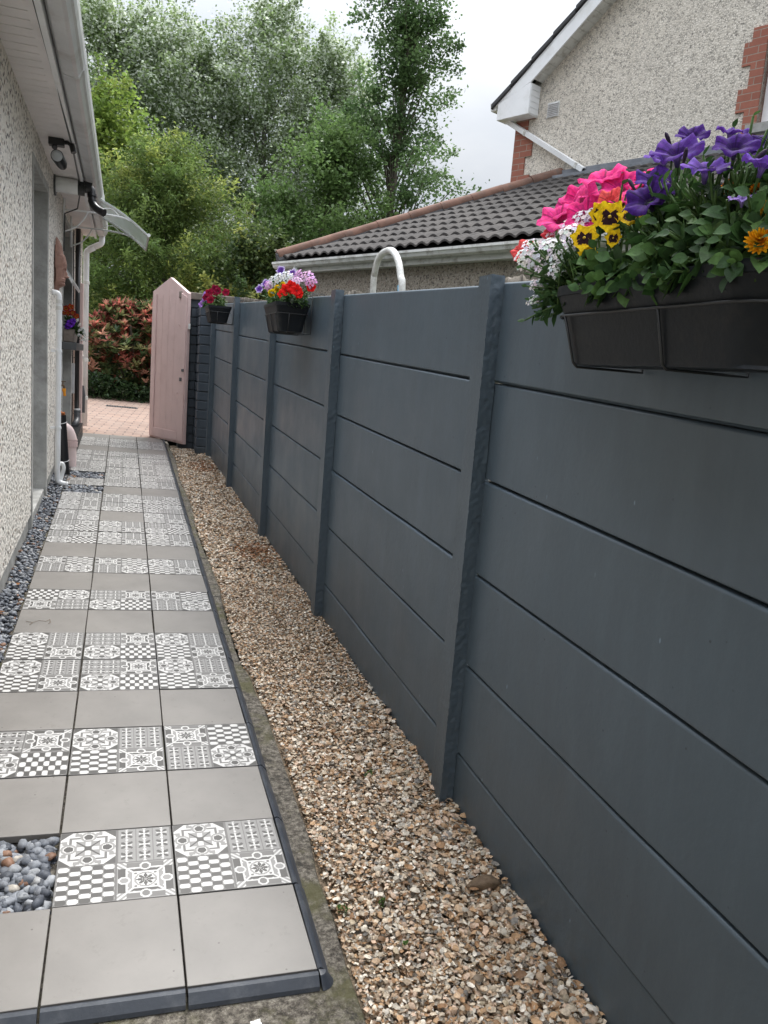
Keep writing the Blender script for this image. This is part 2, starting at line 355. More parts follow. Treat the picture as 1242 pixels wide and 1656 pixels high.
# red brick for quoins
def brickmat(name, ca, cb, mortar, bw, rh, ms, axis):
    m, t, b = new_mat(name); tcn = nd(t, 'ShaderNodeTexCoord'); sp = nd(t, 'ShaderNodeSeparateXYZ'); t.links.new(tcn.outputs['Object'], sp.inputs[0])
    cb_ = nd(t, 'ShaderNodeCombineXYZ'); t.links.new(sp.outputs[axis], cb_.inputs[0]); t.links.new(sp.outputs[2], cb_.inputs[1])
    br = nd(t, 'ShaderNodeTexBrick')
    for k, val in (('Scale', 1.0), ('Brick Width', bw), ('Row Height', rh), ('Mortar Size', ms), ('Mortar Smooth', 0.2)): br.inputs[k].default_value = val
    br.inputs['Color1'].default_value = (*ca, 1); br.inputs['Color2'].default_value = (*cb, 1); br.inputs['Mortar'].default_value = (*mortar, 1)
    t.links.new(cb_.outputs[0], br.inputs['Vector'])
    c = mixc(t, ramp(t, noise(t, tcn.outputs['Object'], 12, 6, 0.7), [(0.4, (0, 0, 0)), (0.8, (0.5,) * 3)]), br.outputs['Color'], tuple(x * 0.6 for x in ca))
    t.links.new(c, b.inputs['Base Color']); b.inputs['Roughness'].default_value = 0.85
    iv = nd(t, 'ShaderNodeMath', operation='SUBTRACT'); iv.inputs[0].default_value = 1; t.links.new(br.outputs['Fac'], iv.inputs[1]); bump(t, b, iv.outputs[0], 0.6, 0.005)
    return m
M['brick'] = brickmat('red_brick', (0.36, 0.135, 0.09), (0.29, 0.105, 0.07), (0.33, 0.27, 0.22), 0.215, 0.075, 0.005, 0)
# roof tiles, lead, ridge
m, t, b = new_mat('roof_tiles'); v = coord(t)
c = ramp(t, noise(t, v, 5, 7, 0.7), [(0.35, (0.022, 0.019, 0.018)), (0.65, (0.060, 0.052, 0.047))])
c = mixc(t, ramp(t, noise(t, v, 22, 8, 0.8), [(0.56, (0, 0, 0)), (0.72, (0.6,) * 3)]), c, (0.12, 0.11, 0.10)); t.links.new(c, b.inputs['Base Color']); b.inputs['Roughness'].default_value = 0.9; bump(t, b, noise(t, v, 80, 4), 0.4, 0.004)
M['rooftile'] = m
M['ridge'] = plain('red_ridge_tile', (0.17, 0.092, 0.066), 0.9, 0.3, 6, 0.4, (0.12, 0.085, 0.07), 0, 9)
M['lead'] = plain('lead_flashing', (0.16, 0.17, 0.19), 0.5, 0.2, 8, 0.2, (0.26, 0.27, 0.29), 0, 5)
M['slate'] = plain('dark_verge_tile', (0.055, 0.055, 0.058), 0.8, 0.2, 8, 0.2)
# clear canopy sheet
m, t, b = new_mat('clear_sheet'); b.inputs['Base Color'].default_value = (0.82, 0.88, 0.86, 1); b.inputs['Roughness'].default_value = 0.12
b.inputs['Alpha'].default_value = 0.80
M['sheet'] = m

exec_marks = None
# ============================================================ SETTING
def ground_h(x, y):
    return GX * max(-1.2, min(2.5, x)) + GY * max(-6, min(15, y)) - 0.10
xs = [-400, -60, -20, -8, -3, -1.2, -0.6, 0, 0.6, 1.2, 2.5, 6, 12, 25, 60, 400]
ys = [-300, -40, -6, -2, 1, 4, 8, 12, 15, 20, 30, 50, 90, 200, 500]
g = MB(); vs = [(x, y, ground_h(x, y)) for y in ys for x in xs]; nx = len(xs)
g.add(vs, [(j * nx + i, j * nx + i + 1, (j + 1) * nx + i + 1, (j + 1) * nx + i) for j in range(len(ys) - 1) for i in range(nx - 1)])
setting(g.build('ground', M['land']))

def strip(name, x0, x1, y0, y1, h, m, nxs=2, nys=2, jit=0.0):
    g = MB(); vs = []
    for j in range(nys + 1):
        for i in range(nxs + 1):
            x = x0 + (x1 - x0) * i / nxs; y = y0 + (y1 - y0) * j / nys
            vs.append((x, y, gz(x, y) + h + R.uniform(-jit, jit)))
    g.add(vs, [(j * (nxs + 1) + i, j * (nxs + 1) + i + 1, (j + 1) * (nxs + 1) + i + 1, (j + 1) * (nxs + 1) + i) for j in range(nys) for i in range(nxs)])
    return g.build(name, m)
# old concrete slab that carries the tiles, with its rough edge showing on the right and in front
sl = MB(); n_ = 70; top = []; 
for j in range(n_ + 1):
    y = -1.5 + (9.95 + 1.5) * j / n_; xr = 0.560 + 0.012 * math.sin(y * 3.1) + R.uniform(-0.006, 0.006) - (0.02 if y > 3.3 else 0)
    top.append((xr, y))
vs = []; 
for xr, y in top:
    for x, dh in ((-0.46, -0.030), (0.2, -0.030), (xr - 0.012, -0.028), (xr, -0.045), (xr + 0.004, -0.12)):
        vs.append((x, y, gz(x, y) + dh))
sl.add(vs, [(j * 5 + i, j * 5 + i + 1, (j + 1) * 5 + i + 1, (j + 1) * 5 + i) for j in range(n_) for i in range(4)])
sl.add([(-0.46, -1.5, gz(0, -1.5) - .03), (0.545, -1.5, gz(0.5, -1.5) - .03), (0.545, -1.5, -.3), (-0.46, -1.5, -.3)], [(0, 1, 2, 3)])
setting(sl.build('concrete_path_base', M['moss']))
setting(strip('pebble_bed', -0.60, -0.44, -1.5, 9.0, -0.055, M['soil']))
setting(strip('shell_bed', 0.535, 1.14, -0.5, 9.7, -0.034, M['grit']))
setting(strip('brick_paving', -0.9, 2.2, 9.965, 15.4, -0.006, M['pavers']))
setting(strip('brick_forecourt', -4.0, -0.9, 10.35, 15.4, -0.006, M['pavers']))

# drain channel grating in the paving
dg = thing('drain_grating', 'narrow dark slot drain set in the brick paving beyond the path', 'drain', (-0.02, 13.1, gz(0, 13.1)))
MB().sbox(-0.25, 0.22, 13.02, 13.16, -0.05, 0.002).build('frame', M['grey_plastic'], dg)
q = MB()
for i in range(12): q.sbox(-0.235 + i * 0.037, -0.215 + i * 0.037, 13.04, 13.14, 0.0025, 0.006)
q.build('grille', M['black'], dg)

# ============================================================ PATH TILES
TW = 0.2994; Y0 = 1.574; XE = 0.461
def patA(u, v):
    du, dv = abs(u), abs(v); r = math.hypot(u, v)
    if du + dv > 1.58: return 3
    if du + dv > 1.46: return 0
    for cx, cy in ((0.7, 0), (-0.7, 0), (0, 0.7), (0, -0.7)):
        q_ = math.hypot(u - cx, v - cy)
        if q_ < 0.17: return 3
        if q_ < 0.30: return 1 if q_ > 0.21 else 0
    if r < 0.13: return 3
    for k in range(4):
        a = k * PI / 2; x = u * math.cos(a) + v * math.sin(a); y = -u * math.sin(a) + v * math.cos(a)
        if ((x - 0.28) / 0.17) ** 2 + (y / 0.11) ** 2 < 1: return 0
    if abs(du - dv) < 0.045 and r < 0.62: return 3
    if max(du, dv) < 0.44: return 1
    if max(du, dv) < 0.52: return 0
    if abs(abs(du - dv) - 0.5) < 0.09 and r > 0.6: return 1
    if 0.62 < max(du, dv) < 0.70: return 2
    if (abs(du - 0.86) < 0.08 and abs(dv - 0.38) < 0.12) or (abs(dv - 0.86) < 0.08 and abs(du - 0.38) < 0.12): return 1
    return 0
def patB(u, v):
    per = 2 / 3; a = ((u + 1) / per) % 1 * 2 - 1; b_ = ((v + 1) / per) % 1 * 2 - 1
    r = math.hypot(a, b_)
    x = (abs(a) + abs(b_)) / 1.414; y = (abs(a) - abs(b_)) / 1.414
    if r < 0.17: return 0
    if ((x - 0.52) / 0.36) ** 2 + (y / 0.20) ** 2 < 1: return 3
    if (a / .13) ** 2 + ((abs(b_) - .46) / .26) ** 2 < 1 or (b_ / .10) ** 2 + ((abs(a) - .42) / .22) ** 2 < 1: return 0
    if (a / .16) ** 2 + ((abs(b_) - 1) / .22) ** 2 < 1: return 0
    if abs(abs(a) - 1) < 0.05: return 2
    return 1
def patC(u, v):
    px, py = 0.4, 0.25; i = math.floor((u + 1) / px); j = math.floor((v + 1) / py)
    a = ((u + 1) / px) % 1 * 2 - 1; b_ = ((v + 1) / py) % 1 * 2 - 1
    if abs(a) * 0.72 + abs(b_) * 0.55 > 0.98: return 2
    if abs(a) > 0.93: return 1
    return 0 if (i + j) % 2 else 3
def patD(u, v):
    du, dv = abs(u), abs(v); m_ = max(du, dv); r = math.hypot(u, v)
    for cx, cy, c_ in ((0.76, 0, 1), (-0.76, 0, 1), (0, 0.76, 3), (0, -0.76, 3)):
        q_ = math.hypot(u - cx, v - cy)
        if q_ < 0.15: return c_ if c_ == 1 else 2
        if q_ < 0.215: return 0
    if m_ < 0.47:
        if m_ > 0.41: return 0
        for k in range(8):
            a = k * PI / 4; x = u * math.cos(a) + v * math.sin(a); y = -u * math.sin(a) + v * math.cos(a)
            if ((x - 0.20) / 0.13) ** 2 + (y / 0.055) ** 2 < 1: return 3
        if r < 0.06: return 1
        if abs(r - 0.37) < 0.035: return 1
        if du > 0.3 and dv > 0.3: return 2
        return 0
    if abs(du - dv) < 0.04: return 0
    if m_ < 0.62: return 1 if du > dv else 3
    if abs(m_ - 0.66) < 0.035 and min(du, dv) > 0.0 and min(du, dv) < 0.62: return 0 if min(du, dv) < 0.5 or True else 1
    if 0.72 < m_ < 0.98 and min(du, dv) < 0.66: return 3 if du > dv else 2
    if abs(abs(du - dv) - 0.22) < 0.03: return 0
    return 1
PAT = {'A': patA, 'B': patB, 'C': patC, 'D': patD}
TONE = [(0.50, 0.49, 0.475), (0.205, 0.199, 0.192), (0.115, 0.110, 0.104), (0.048, 0.044, 0.040)]
N_ = 124
def printed_mesh():
    lay = [['A', 'B'], ['C', 'D']]   # top row, bottom row
    W_ = TW - 0.0045; xs_ = np.linspace(-W_ / 2, W_ / 2, N_ + 1)
    gx_, gy_ = np.meshgrid(xs_, xs_); V = np.stack([gx_.ravel(), gy_.ravel(), np.zeros(gx_.size)], 1)
    F = []; cols = []
    for j in range(N_):
        for i in range(N_):
            a = j * (N_ + 1) + i; F.append((a, a + 1, a + N_ + 2, a + N_ + 1))
            U = (i + 0.5) / N_ * 2; Vv = (j + 0.5) / N_ * 2
            p = lay[1 - int(Vv)][int(U)]; u = (U % 1) * 2 - 1; vv = (Vv % 1) * 2 - 1
            if abs(u) > 0.975 or abs(vv) > 0.975: cols.append((0.10, 0.095, 0.09)); continue
            cols.append(TONE[PAT[p](u / 0.96, vv / 0.96)])
    # rim
    n0 = len(V); e = W_ / 2
    V = np.vstack([V, [(-e, -e, -.022), (e, -e, -.022), (e, e, -.022), (-e, e, -.022)], [(-e, -e, 0), (e, -e, 0), (e, e, 0), (-e, e, 0)]])
    for k in range(4): F.append((n0 + k, n0 + (k + 1) % 4, n0 + 4 + (k + 1) % 4, n0 + 4 + k)); cols.append((0.12, 0.12, 0.12))
    return V, np.array(F), np.array(cols)
pv, pf, pc = printed_mesh()
proto = np_mesh('patterned_tile', pv, pf, pc, M['ptile'])
e = (TW - 0.004) / 2
q = MB().box(-e, e, -e, e, -0.022, 0.0)
plainp = q.build('plain_tile', M['tile'], bevel=0.0015)
tilt = Matrix.Rotation(math.atan(GY), 4, 'X') @ Matrix.Rotation(math.atan(-GX), 4, 'Y')
ordn = ['first', 'second', 'third', 'fourth', 'fifth', 'sixth', 'seventh', 'eighth', 'ninth', 'tenth', 'eleventh', 'twelfth', 'thirteenth', 'fourteenth', 'fifteenth', 'sixteenth', 'seventeenth', 'eighteenth', 'nineteenth', 'twentieth', 'twenty-first', 'twenty-second', 'twenty-third', 'twenty-fourth', 'twenty-fifth', 'twenty-sixth', 'twenty-seventh', 'twenty-eighth']
colname = ['left', 'middle', 'right']
plain_rows = {0, 2, 4, 7, 9, 11, 24, 27}
rotk = {(1, 1): 0, (1, 2): 0, (3, 0): 1, (3, 1): 0, (3, 2): 2, (5, 0): 0, (5, 1): 1, (5, 2): 0, (6, 0): 0, (6, 1): 1, (6, 2): 0,
        (8, 0): 3, (8, 1): 1, (8, 2): 2, (10, 0): 2, (10, 1): 2, (10, 2): 0}
first = {'p': True, 'q': True}
for k in range(28):
    for c_ in range(3):
        if (k, c_) in ((1, 0), (17, 0), (19, 0)): continue
        isp = k in plain_rows or (k, c_) in ((14, 1), (17, 1), (17, 2))
        src, key = (plainp, 'q') if isp else (proto, 'p')
        if first[key]: o = src; first[key] = False
        else: o = src.copy(); C.objects.link(o)
        x = XE - (2.5 - c_) * 0.3; y = Y0 + TW * (k + 0.5)
        rk = rotk.get((k, c_), R.randrange(4)) if not isp else R.randrange(4)
        o.matrix_world = Matrix.Translation((x + R.uniform(-.0014, .0014), y + R.uniform(-.001, .001), gz(x, y) + R.uniform(-.001, .001))) @ tilt @ Matrix.Rotation(rk * PI / 2 + R.uniform(-.004, .004), 4, 'Z')
        tag(o, '%s path tile, %s column, %s from the front' % ('plain warm grey' if isp else 'grey and white patterned', colname[c_], ordn[k]), 'floor tile', 'plain grey path tiles' if isp else 'patterned path tiles')

# dark ramp edging, clipped to the tiles
def edging(x0, y0, x1, y1, out, label, first_=False):
    d = Vector((x1 - x0, y1 - y0, 0)); L = d.length; d.normalize(); o_ = Vector((out[0], out[1], 0))
    sec = [(0, -0.026), (0, -0.001), (0.006, 0.002), (0.013, -0.001), (0.028, -0.018), (0.031, -0.027)]
    a = Vector((x0, y0, 0)) + d * 0.003; vs = []
    for tt in (0, L - 0.006):
        for s_, h in sec:
            p = a + d * tt + o_ * s_; vs.append((p.x, p.y, gz(p.x, p.y) + h))
    n = len(sec); g = MB()
    fs = [tuple(range(n)), tuple(range(n, 2 * n))[::-1]] + [(i, n + i, n + (i + 1) % n, (i + 1) % n) for i in range(n)]
    g.add(vs, fs); o = g.build('edging_strip', M['edging'])
    bpy_fix(o); tag(o, label, 'edging', 'dark edging strips round the tiles')
def bpy_fix(o):
    bm = bmesh.new(); bm.from_mesh(o.data); bmesh.ops.recalc_face_normals(bm, faces=bm.faces); bm.to_mesh(o.data); bm.free()
for k in range(28):
    y = Y0 + TW * k; j1, j2 = R.uniform(-.002, .002), R.uniform(-.002, .002)
    edging(XE + j1, y, XE + j2, y + TW, (1, 0), 'dark slate grey edging strip along the right of the path, %s from the front' % ordn[k])
for c_ in range(3):
    x = XE - 0.3 * (3 - c_); edging(x, Y0 - R.uniform(0, .003), x + 0.3, Y0 - R.uniform(0, .003), (0, -1), 'dark slate grey edging strip across the front of the %s column of tiles' % colname[c_])
# corner cap
g = MB(); vs = [(XE, Y0, gz(XE, Y0) + .001), (XE, Y0, gz(XE, Y0) - .027)]
for i in range(7):
    a = -PI / 2 + i * PI / 12; r_ = 0.032
    x, y = XE + r_ * math.cos(a) + .004, Y0 + r_ * math.sin(a) - .003; vs += [(x * .2 + (XE + .012 * math.cos(a)) * .8, y * .2 + (Y0 + .012 * math.sin(a)) * .8, gz(x, y) - .001), (x, y, gz(x, y) - .027)]
g.add(vs, [(2 * i, 2 * i + 2, 2 * i + 3, 2 * i + 1) for i in range(1, 7)] + [(0, 2 * i, 2 * i + 2) for i in range(1, 7)] + [(0, 1, 3, 2), (0, 14, 15, 1)])
o = g.build('edging_corner', M['edging']); bpy_fix(o); tag(o, 'small rounded dark corner cap where the two edging runs meet', 'edging')

# ============================================================ SHELLS AND PEBBLES (uncountable)
def shell_template():
    V = []; F = []; na = 7
    V.append((0, -0.5, 0.0))
    for i in range(na + 1):
        a = -0.95 + 1.9 * i / na + PI / 2; zig = 0.03 if i % 2 else -0.03
        V.append((0.55 * math.cos(a) * 0.85, -0.5 + 0.62 * math.sin(a), 0.24 + zig)); V.append((1.0 * math.cos(a) * 0.78, -0.5 + 1.0 * math.sin(a), 0.0))
    for i in range(na):
        F.append((0, 1 + 2 * i + 2, 1 + 2 * i, 1 + 2 * i)); F.append((1 + 2 * i, 3 + 2 * i, 4 + 2 * i, 2 + 2 * i))
    return np.array(V, float), F
def clean_shell():
    # dome as quads only
    na, nr = 8, 3; V = []; F = []
    for j in range(nr + 1):
        r = max(0.03, j / nr)
        for i in range(na + 1):
            a = PI / 2 - 1.15 + 2.3 * i / na; rr = r * (1 + 0.035 * (-1) ** i)
            V.append((0.62 * rr * math.cos(a) * 1.05, -0.45 + rr * math.sin(a) * 0.95, 0.34 * math.sin(PI * min(1, r * 0.93 + .07)) * (1 - 0.25 * abs(math.cos(a)))))
    for j in range(nr):
        for i in range(na):
            a = j * (na + 1) + i; F.append((a, a + 1, a + na + 2, a + na + 1))
    return np.array(V), np.array(F)
def chip_template():
    V = np.array([(-.5, -.35, 0), (.45, -.42, 0), (.55, .3, 0), (-.4, .42, 0), (-.36, -.22, .17), (.32, -.26, .2), (.38, .2, .15), (-.28, .3, .2)], float)
    F = np.array([(4, 5, 6, 7), (0, 1, 5, 4), (1, 2, 6, 5), (2, 3, 7, 6), (3, 0, 4, 7)]); return V, F
SH = np.array([1.08, 1.02, .94]) * np.array([(0.60, 0.52, 0.42), (0.66, 0.62, 0.55), (0.45, 0.30, 0.18), (0.36, 0.22, 0.12), (0.50, 0.37, 0.26), (0.22, 0.21, 0.20), (0.30, 0.24, 0.18), (0.55, 0.42, 0.33), (0.14, 0.12, 0.10), (0.70, 0.67, 0.62), (0.24, 0.14, 0.075), (0.42, 0.36, 0.27)])
PB = np.array([.15, .15, .12, .07, .11, .05, .05, .11, .03, .10, .03, .03])
def bed_points(n, y0, y1, rng, bias=1.0):
    y = y0 + (y1 - y0) * rng.random(n) ** bias; x0 = 0.562 + 0.012 * np.sin(y * 3.1) - np.where(y > 3.3, .02, 0) - 0.006
    x1 = 1.10 - .0185 * y - 0.003; x = x0 + (x1 - x0) * rng.random(n); return x, y
def add_layer(T, n, y0, y1, smin, smax, h0, h1, tiltm, rng, flip=0.5):
    TV, TF = T; x, y = bed_points(n, y0, y1, rng)
    z = GX * x + GY * y + rng.uniform(h0, h1, n) + 0.006 * np.sin(x * 21 + y * 9) * np.sin(y * 13 - x * 5)
    side = (x - 0.55) / 0.5; z += 0.012 * side
    s = rng.uniform(smin, smax, n) * (1 + 0.45 * np.clip(side, 0, 1) * (y < 3)); rot = rand_rot(n, tiltm, rng)
    fl = rng.random(n) < flip; rot[fl] = rot[fl] @ np.diag([1, -1, -1.0])
    V, F = scatter(TV, TF, np.stack([x, y, z], 1), rot, np.stack([s, s * rng.uniform(.7, 1.1, n), s * rng.uniform(.6, 1.2, n)], 1))
    ci = rng.choice(len(SH), n, p=PB); col = SH[ci] * rng.uniform(0.62, 1.15, (n, 1))
    
    for py, px_, ry in ((5.15, .88, .32), (8.3, .80, .35)):
        d = ((y - py) / ry) ** 2 + ((x - px_) / .16) ** 2; mk = (d < 1) & (rng.random(n) < 0.6 * (1 - d).clip(0, 1) ** .5)
        col[mk] = np.array([.26, .115, .045]) * rng.uniform(.6, 1.4, (mk.sum(), 1))
    return V, F, np.repeat(col, len(TF), 0)
rng = np.random.default_rng(5); parts = []
ST, CT = clean_shell(), chip_template()
parts.append(add_layer(ST, 6400, 0.55, 2.6, .007, .0145, -.030, -.012, .8, rng))
parts.append(add_layer(CT, 21000, 0.55, 2.6, .006, .0135, -.032, -.014, .9, rng))
parts.append(add_layer(ST, 1500, 0.95, 3.4, .010, .016, -.018, -.006, .6, rng))
parts.append(add_layer(ST, 420, 0.6, 3.2, .014, .021, -.012, -.003, .45, rng))
parts.append(add_layer(ST, 3000, 2.6, 4.6, .007, .014, -.030, -.014, .8, rng))
parts.append(add_layer(CT, 15000, 2.6, 4.6, .007, .015, -.032, -.014, .9, rng))
parts.append(add_layer(CT, 18000, 4.6, 9.4, .011, .021, -.033, -.016, .8, rng))
off = 0; Vs, Fs, Cs = [], [], []
for V, F, c_ in parts: Vs.append(V); Fs.append(F + off); Cs.append(c_); off += len(V)
o = np_mesh('shell_gravel', np.vstack(Vs), np.vstack(Fs), np.vstack(Cs), M['gravel'])
setting(o, 'stuff', 'broken sea shells and shell grit filling the strip beside the fence', 'gravel')

def ico():
    bm = bmesh.new(); bmesh.ops.create_icosphere(bm, subdivisions=2, radius=1.0)
    V = np.array([v.co[:] for v in bm.verts]); F = np.array([[v.index for v in f.verts] for f in bm.faces]); bm.free(); return V, F
IV, IF = ico()
PCOL = np.array([(.12, .13, .15), (.18, .19, .21), (.26, .27, .285), (.065, .072, .088), (.34, .31, .27), (.20, .11, .07), (.38, .38, .38)])
def pebbles(name, x0f, x1f, y0, y1, n, s0, s1, h0, h1, label, rng):
    y = rng.uniform(y0, y1, n); u = rng.random(n); x = x0f(y) + (x1f(y) - x0f(y)) * u
    z = GX * x + GY * y + rng.uniform(h0, h1, n); s = rng.uniform(s0, s1, n)
    warp = 1 + 0.16 * np.sin(IV @ np.array([3.1, 1.7, 2.3]))[:, None] + 0.10 * np.sin(IV @ np.array([-4.1, 5.7, 1.3]) + 1)[:, None]
    Vv, Ff = scatter(IV * warp, IF, np.stack([x, y, z], 1), rand_rot(n, .45, rng), np.stack([s, s * rng.uniform(.6, .95, n), s * rng.uniform(.45, .7, n)], 1))
    col = PCOL[rng.choice(len(PCOL), n, p=[.30, .27, .14, .19, .04, .04, .02])] * rng.uniform(.75, 1.2, (n, 1))
    o = np_mesh(name, Vv, Ff, np.repeat(col, len(IF), 0), M['pebble'], None, True)
    return setting(o, 'stuff', label, 'pebbles')
c0 = lambda k: (lambda y: y * 0 + k)
pebbles('slate_pebbles', c0(-.552), c0(-.452), 1.0, 5.6, 3600, .008, .015, -.045, -.004, 'blue grey slate pebbles between the house wall and the tiles', rng)
pebbles('slate_pebbles', c0(-.68), c0(-.452), 5.55, 6.55, 1300, .008, .015, -.045, -.006, 'grey pebbles at the foot of the near door recess', rng)
pebbles('slate_pebbles', c0(-.56), c0(-.452), 6.5, 8.6, 1300, .008, .015, -.045, -.006, 'grey pebbles round the foot of the drain pipes', rng)
pebbles('slate_pebbles', c0(-.430), c0(-.150), Y0 + TW + .012, Y0 + 2 * TW - .012, 560, .010, .020, -.035, -.006, 'square of grey slate pebbles in place of one tile near the front', rng)
pebbles('slate_pebbles', c0(-.43), c0(-.15), Y0 + 17 * TW + .01, Y0 + 18 * TW - .01, 330, .012, .020, -.035, -.004, 'nearer patch of pebbles in the left column by the drain pipes', rng)
pebbles('slate_pebbles', c0(-.43), c0(-.15), Y0 + 19 * TW + .01, Y0 + 20 * TW - .01, 330, .012, .020, -.035, -.004, 'farther patch of pebbles in the left column by the pink pipe', rng)

# ============================================================ CONCRETE FENCE
fence = thing('concrete_fence', 'grey painted concrete post and panel fence along the shell strip', 'fence', (fx(5), 5, gz(1, 5)))
posts = [(0.42, 1.673), (2.20, 1.673), (3.93, 1.672), (5.58, 1.66), (7.30, 1.69), (8.95, 1.66)]
lines = [[-.1, .165, .465, .765, 1.062, 1.36, 1.655], [-.1, .168, .472, .770, 1.056, 1.357, 1.652], [-.1, .205, .50, .786, 1.072, 1.362, 1.652],
         [-.1, .215, .502, .782, 1.070, 1.356, 1.645], [-.1, .215, .510, .792, 1.082, 1.371, 1.645]]
PWY = 0.085
for i in range(5):
    ya = posts[i][0] + PWY; yb = posts[i + 1][0]
    for k in range(6):
        h0, h1 = lines[i][k] + .001, lines[i][k + 1]
        sec = [(0, h0 + .007), (0, h1 - .006), (.005, h1 - .001), (.045, h1), (.045, h0), (.016, h0), (.016, h0 + .005)]
        jit = R.uniform(-.003, .003); ny = 6; g = MB(); vs = []
        for j in range(ny + 1):
            y = ya - .02 + (yb - ya + .03) * j / ny; bow = .003 * math.sin(PI * j / ny) * R.uniform(-1, 1)
            for dx, h in sec: xx = fx(y) + dx + jit + bow; vs.append((xx, y, gz(1.03, y) + h))
        n = len(sec); fs = [tuple(range(n)), tuple(range(ny * n, ny * n + n))[::-1]]
        for j in range(ny):
            for a in range(n): fs.append((j * n + a, (j + 1) * n + a, (j + 1) * n + (a + 1) % n, j * n + (a + 1) % n))
        g.add(vs, fs); o = g.build('panel', M['fence'], fence, bevel=.0025); bpy_fix(o)
def lumpy(x0, x1, y0, y1, z0, z1, nx_, ny_, nz_, amp, seed):
    """box grid with noisy faces; returns MB"""
    bm = bmesh.new(); rr = random.Random(seed); idx = {}
    def vert(i, j, k):
        key = (i, j, k)
        if key not in idx:
            x = x0 + (x1 - x0) * i / nx_; y = y0 + (y1 - y0) * j / ny_; z = z0 + (z1 - z0) * k / nz_
            a = amp(i, j, k); idx[key] = bm.verts.new((x + rr.uniform(-a[0], a[0]), y + rr.uniform(-a[1], a[1]), z + rr.uniform(-a[2], a[2])))
        return idx[key]
    for i in range(nx_):
        for j in range(ny_):
            for k in (0, nz_): bm.faces.new([vert(i, j, k), vert(i + 1, j, k), vert(i + 1, j + 1, k), vert(i, j + 1, k)])
    for i in range(nx_):
        for k in range(nz_):
            for j in (0, ny_): bm.faces.new([vert(i, j, k), vert(i + 1, j, k), vert(i + 1, j, k + 1), vert(i, j, k + 1)])
    for j in range(ny_):
        for k in range(nz_):
            for i in (0, nx_): bm.faces.new([vert(i, j, k), vert(i, j + 1, k), vert(i, j + 1, k + 1), vert(i, j, k + 1)])
    bmesh.ops.recalc_face_normals(bm, faces=bm.faces); return bm
def bm_obj(name, bm, m, parent=None, smooth=True):
    me = bpy.data.meshes.new(name); bm.to_mesh(me); bm.free(); me.materials.append(m)
    if smooth: me.polygons.foreach_set('use_smooth', [True] * len(me.polygons))
    o = bpy.data.objects.new(name, me); link(o); place(o, parent); return o
for i, (y, h) in enumerate(posts):
    x = fx(y) - .045; z0 = gz(1.03, y) - .15; z1 = gz(1.03, y) + h
    near = i < 4
    def amp(a, b_, c_, ny=5, nxx=7):
        if b_ == 0: return (.0014 if 0 < a < nxx else .0008, .0021, .001)
        return (.0006, .0006, .0006)
    bm = lumpy(x, x + .045, y, y + PWY, z0, z1, 7 if near else 3, 4, 260 if i in (1, 2) else 80, amp, i)
    o = bm_obj('post', bm, M['post'], fence, smooth=True)
    md = o.modifiers.new('edges', 'EDGE_SPLIT'); md.split_angle = math.radians(50)
    cap = lumpy(x + .092, x + .19, y - .01, y + PWY + .02, z1 - .30, z1 + .004, 8, 5, 10, lambda a, b_, c_: (.004, .006, .006), 50 + i)
    for v in cap.verts:
        if v.co.z > z1 - .03: v.co.z -= .03 * max(0, (v.co.x - x - .09) / .10) ** 1.5
    o = bm_obj('post_back', cap, M['capstone'], fence); o['label'] = 'rough unpainted back of the post'

# ============================================================ BLOCK WALL AND PIER at the end of the fence
bw = thing('block_wall', 'dark grey painted block wall with stone coping behind the pink gate', 'wall', (1.5, 9.65, gz(1, 9.6)))
g = MB(); g.box(.62, 3.2, 9.615, 9.80, .25, 2.10)
for r_ in range(17):
    z = .36 + r_ * .103; x = .615 - (0.11 if r_ % 2 else 0)
    while x < 3.2:
        x1 = x + .215; g.box(max(.615, x + .006), min(3.2, x1 - .006), 9.59 + R.uniform(-.006, .006), 9.64, z + .007, z + .096); x = x1
g.build('blockwork', M['block'], bw, bevel=.006)
g = MB(); g.box(.80, .94, 9.16, 9.598, .28, 2.02)
for r_ in range(16):
    z = .36 + r_ * .103
    g.box(.793, .945, 9.15 + R.uniform(-.006, .006), 9.20, z + .005, z + .098)
    g.box(.785 + R.uniform(-.005, .005), .82, 9.152, 9.37, z + .005, z + .098); g.box(.785 + R.uniform(-.005, .005), .82, 9.378, 9.595, z + .005, z + .098)
g.build('pier', M['block'], bw, bevel=.006)
g = MB()
for i in range(6): g.box(.58 + i * .45, .58 + i * .45 + .445, 9.55, 9.86, 2.10, 2.175 + R.uniform(-.004, .004))
g.build('coping', M['timber'], bw, bevel=.008)

# ============================================================ PINK GATE
gate = thing('garden_gate', 'tall pink painted wooden gate with pointed top, standing open', 'gate', (.67, 9.45, .47))
A = Vector((.312, 10.135, 0)); B = Vector((.668, 9.445, 0)); ux = (B - A); GWd = ux.length; ux.normalize(); nrm = Vector((-ux.y, ux.x, 0))
if nrm.dot(Vector((0, -1, 0))) < 0: nrm = -nrm
def gp(s_, z, d): p = A + ux * s_ + nrm * d; return (p.x, p.y, z)
def zt(s_):  # top outline
    return 2.165 + (1 - abs(s_ / GWd - .5) * 2) * .175
g = MB(); out = [gp(0, .463, 0), gp(GWd, .450, 0), gp(GWd, 2.155, 0), gp(GWd / 2, 2.335, 0), gp(0, 2.185, 0)]
g.prism(out, -nrm * .04); o = g.build('leaf', M['pink'], gate, bevel=.004); bpy_fix(o)
nb = 4; g = MB()
for i in range(nb):
    s0 = .131 * GWd + (GWd * .707) * i / nb + .003; s1 = .131 * GWd + (GWd * .707) * (i + 1) / nb - .003
    g.prism([gp(s0, .60, .0), gp(s1, .60, .0), gp(s1, zt(s1) - .13, .0), gp(s0, zt(s0) - .13, .0)], nrm * .002)
o = g.build('boards', M['pink'], gate, bevel=.001); bpy_fix(o)
g = MB()
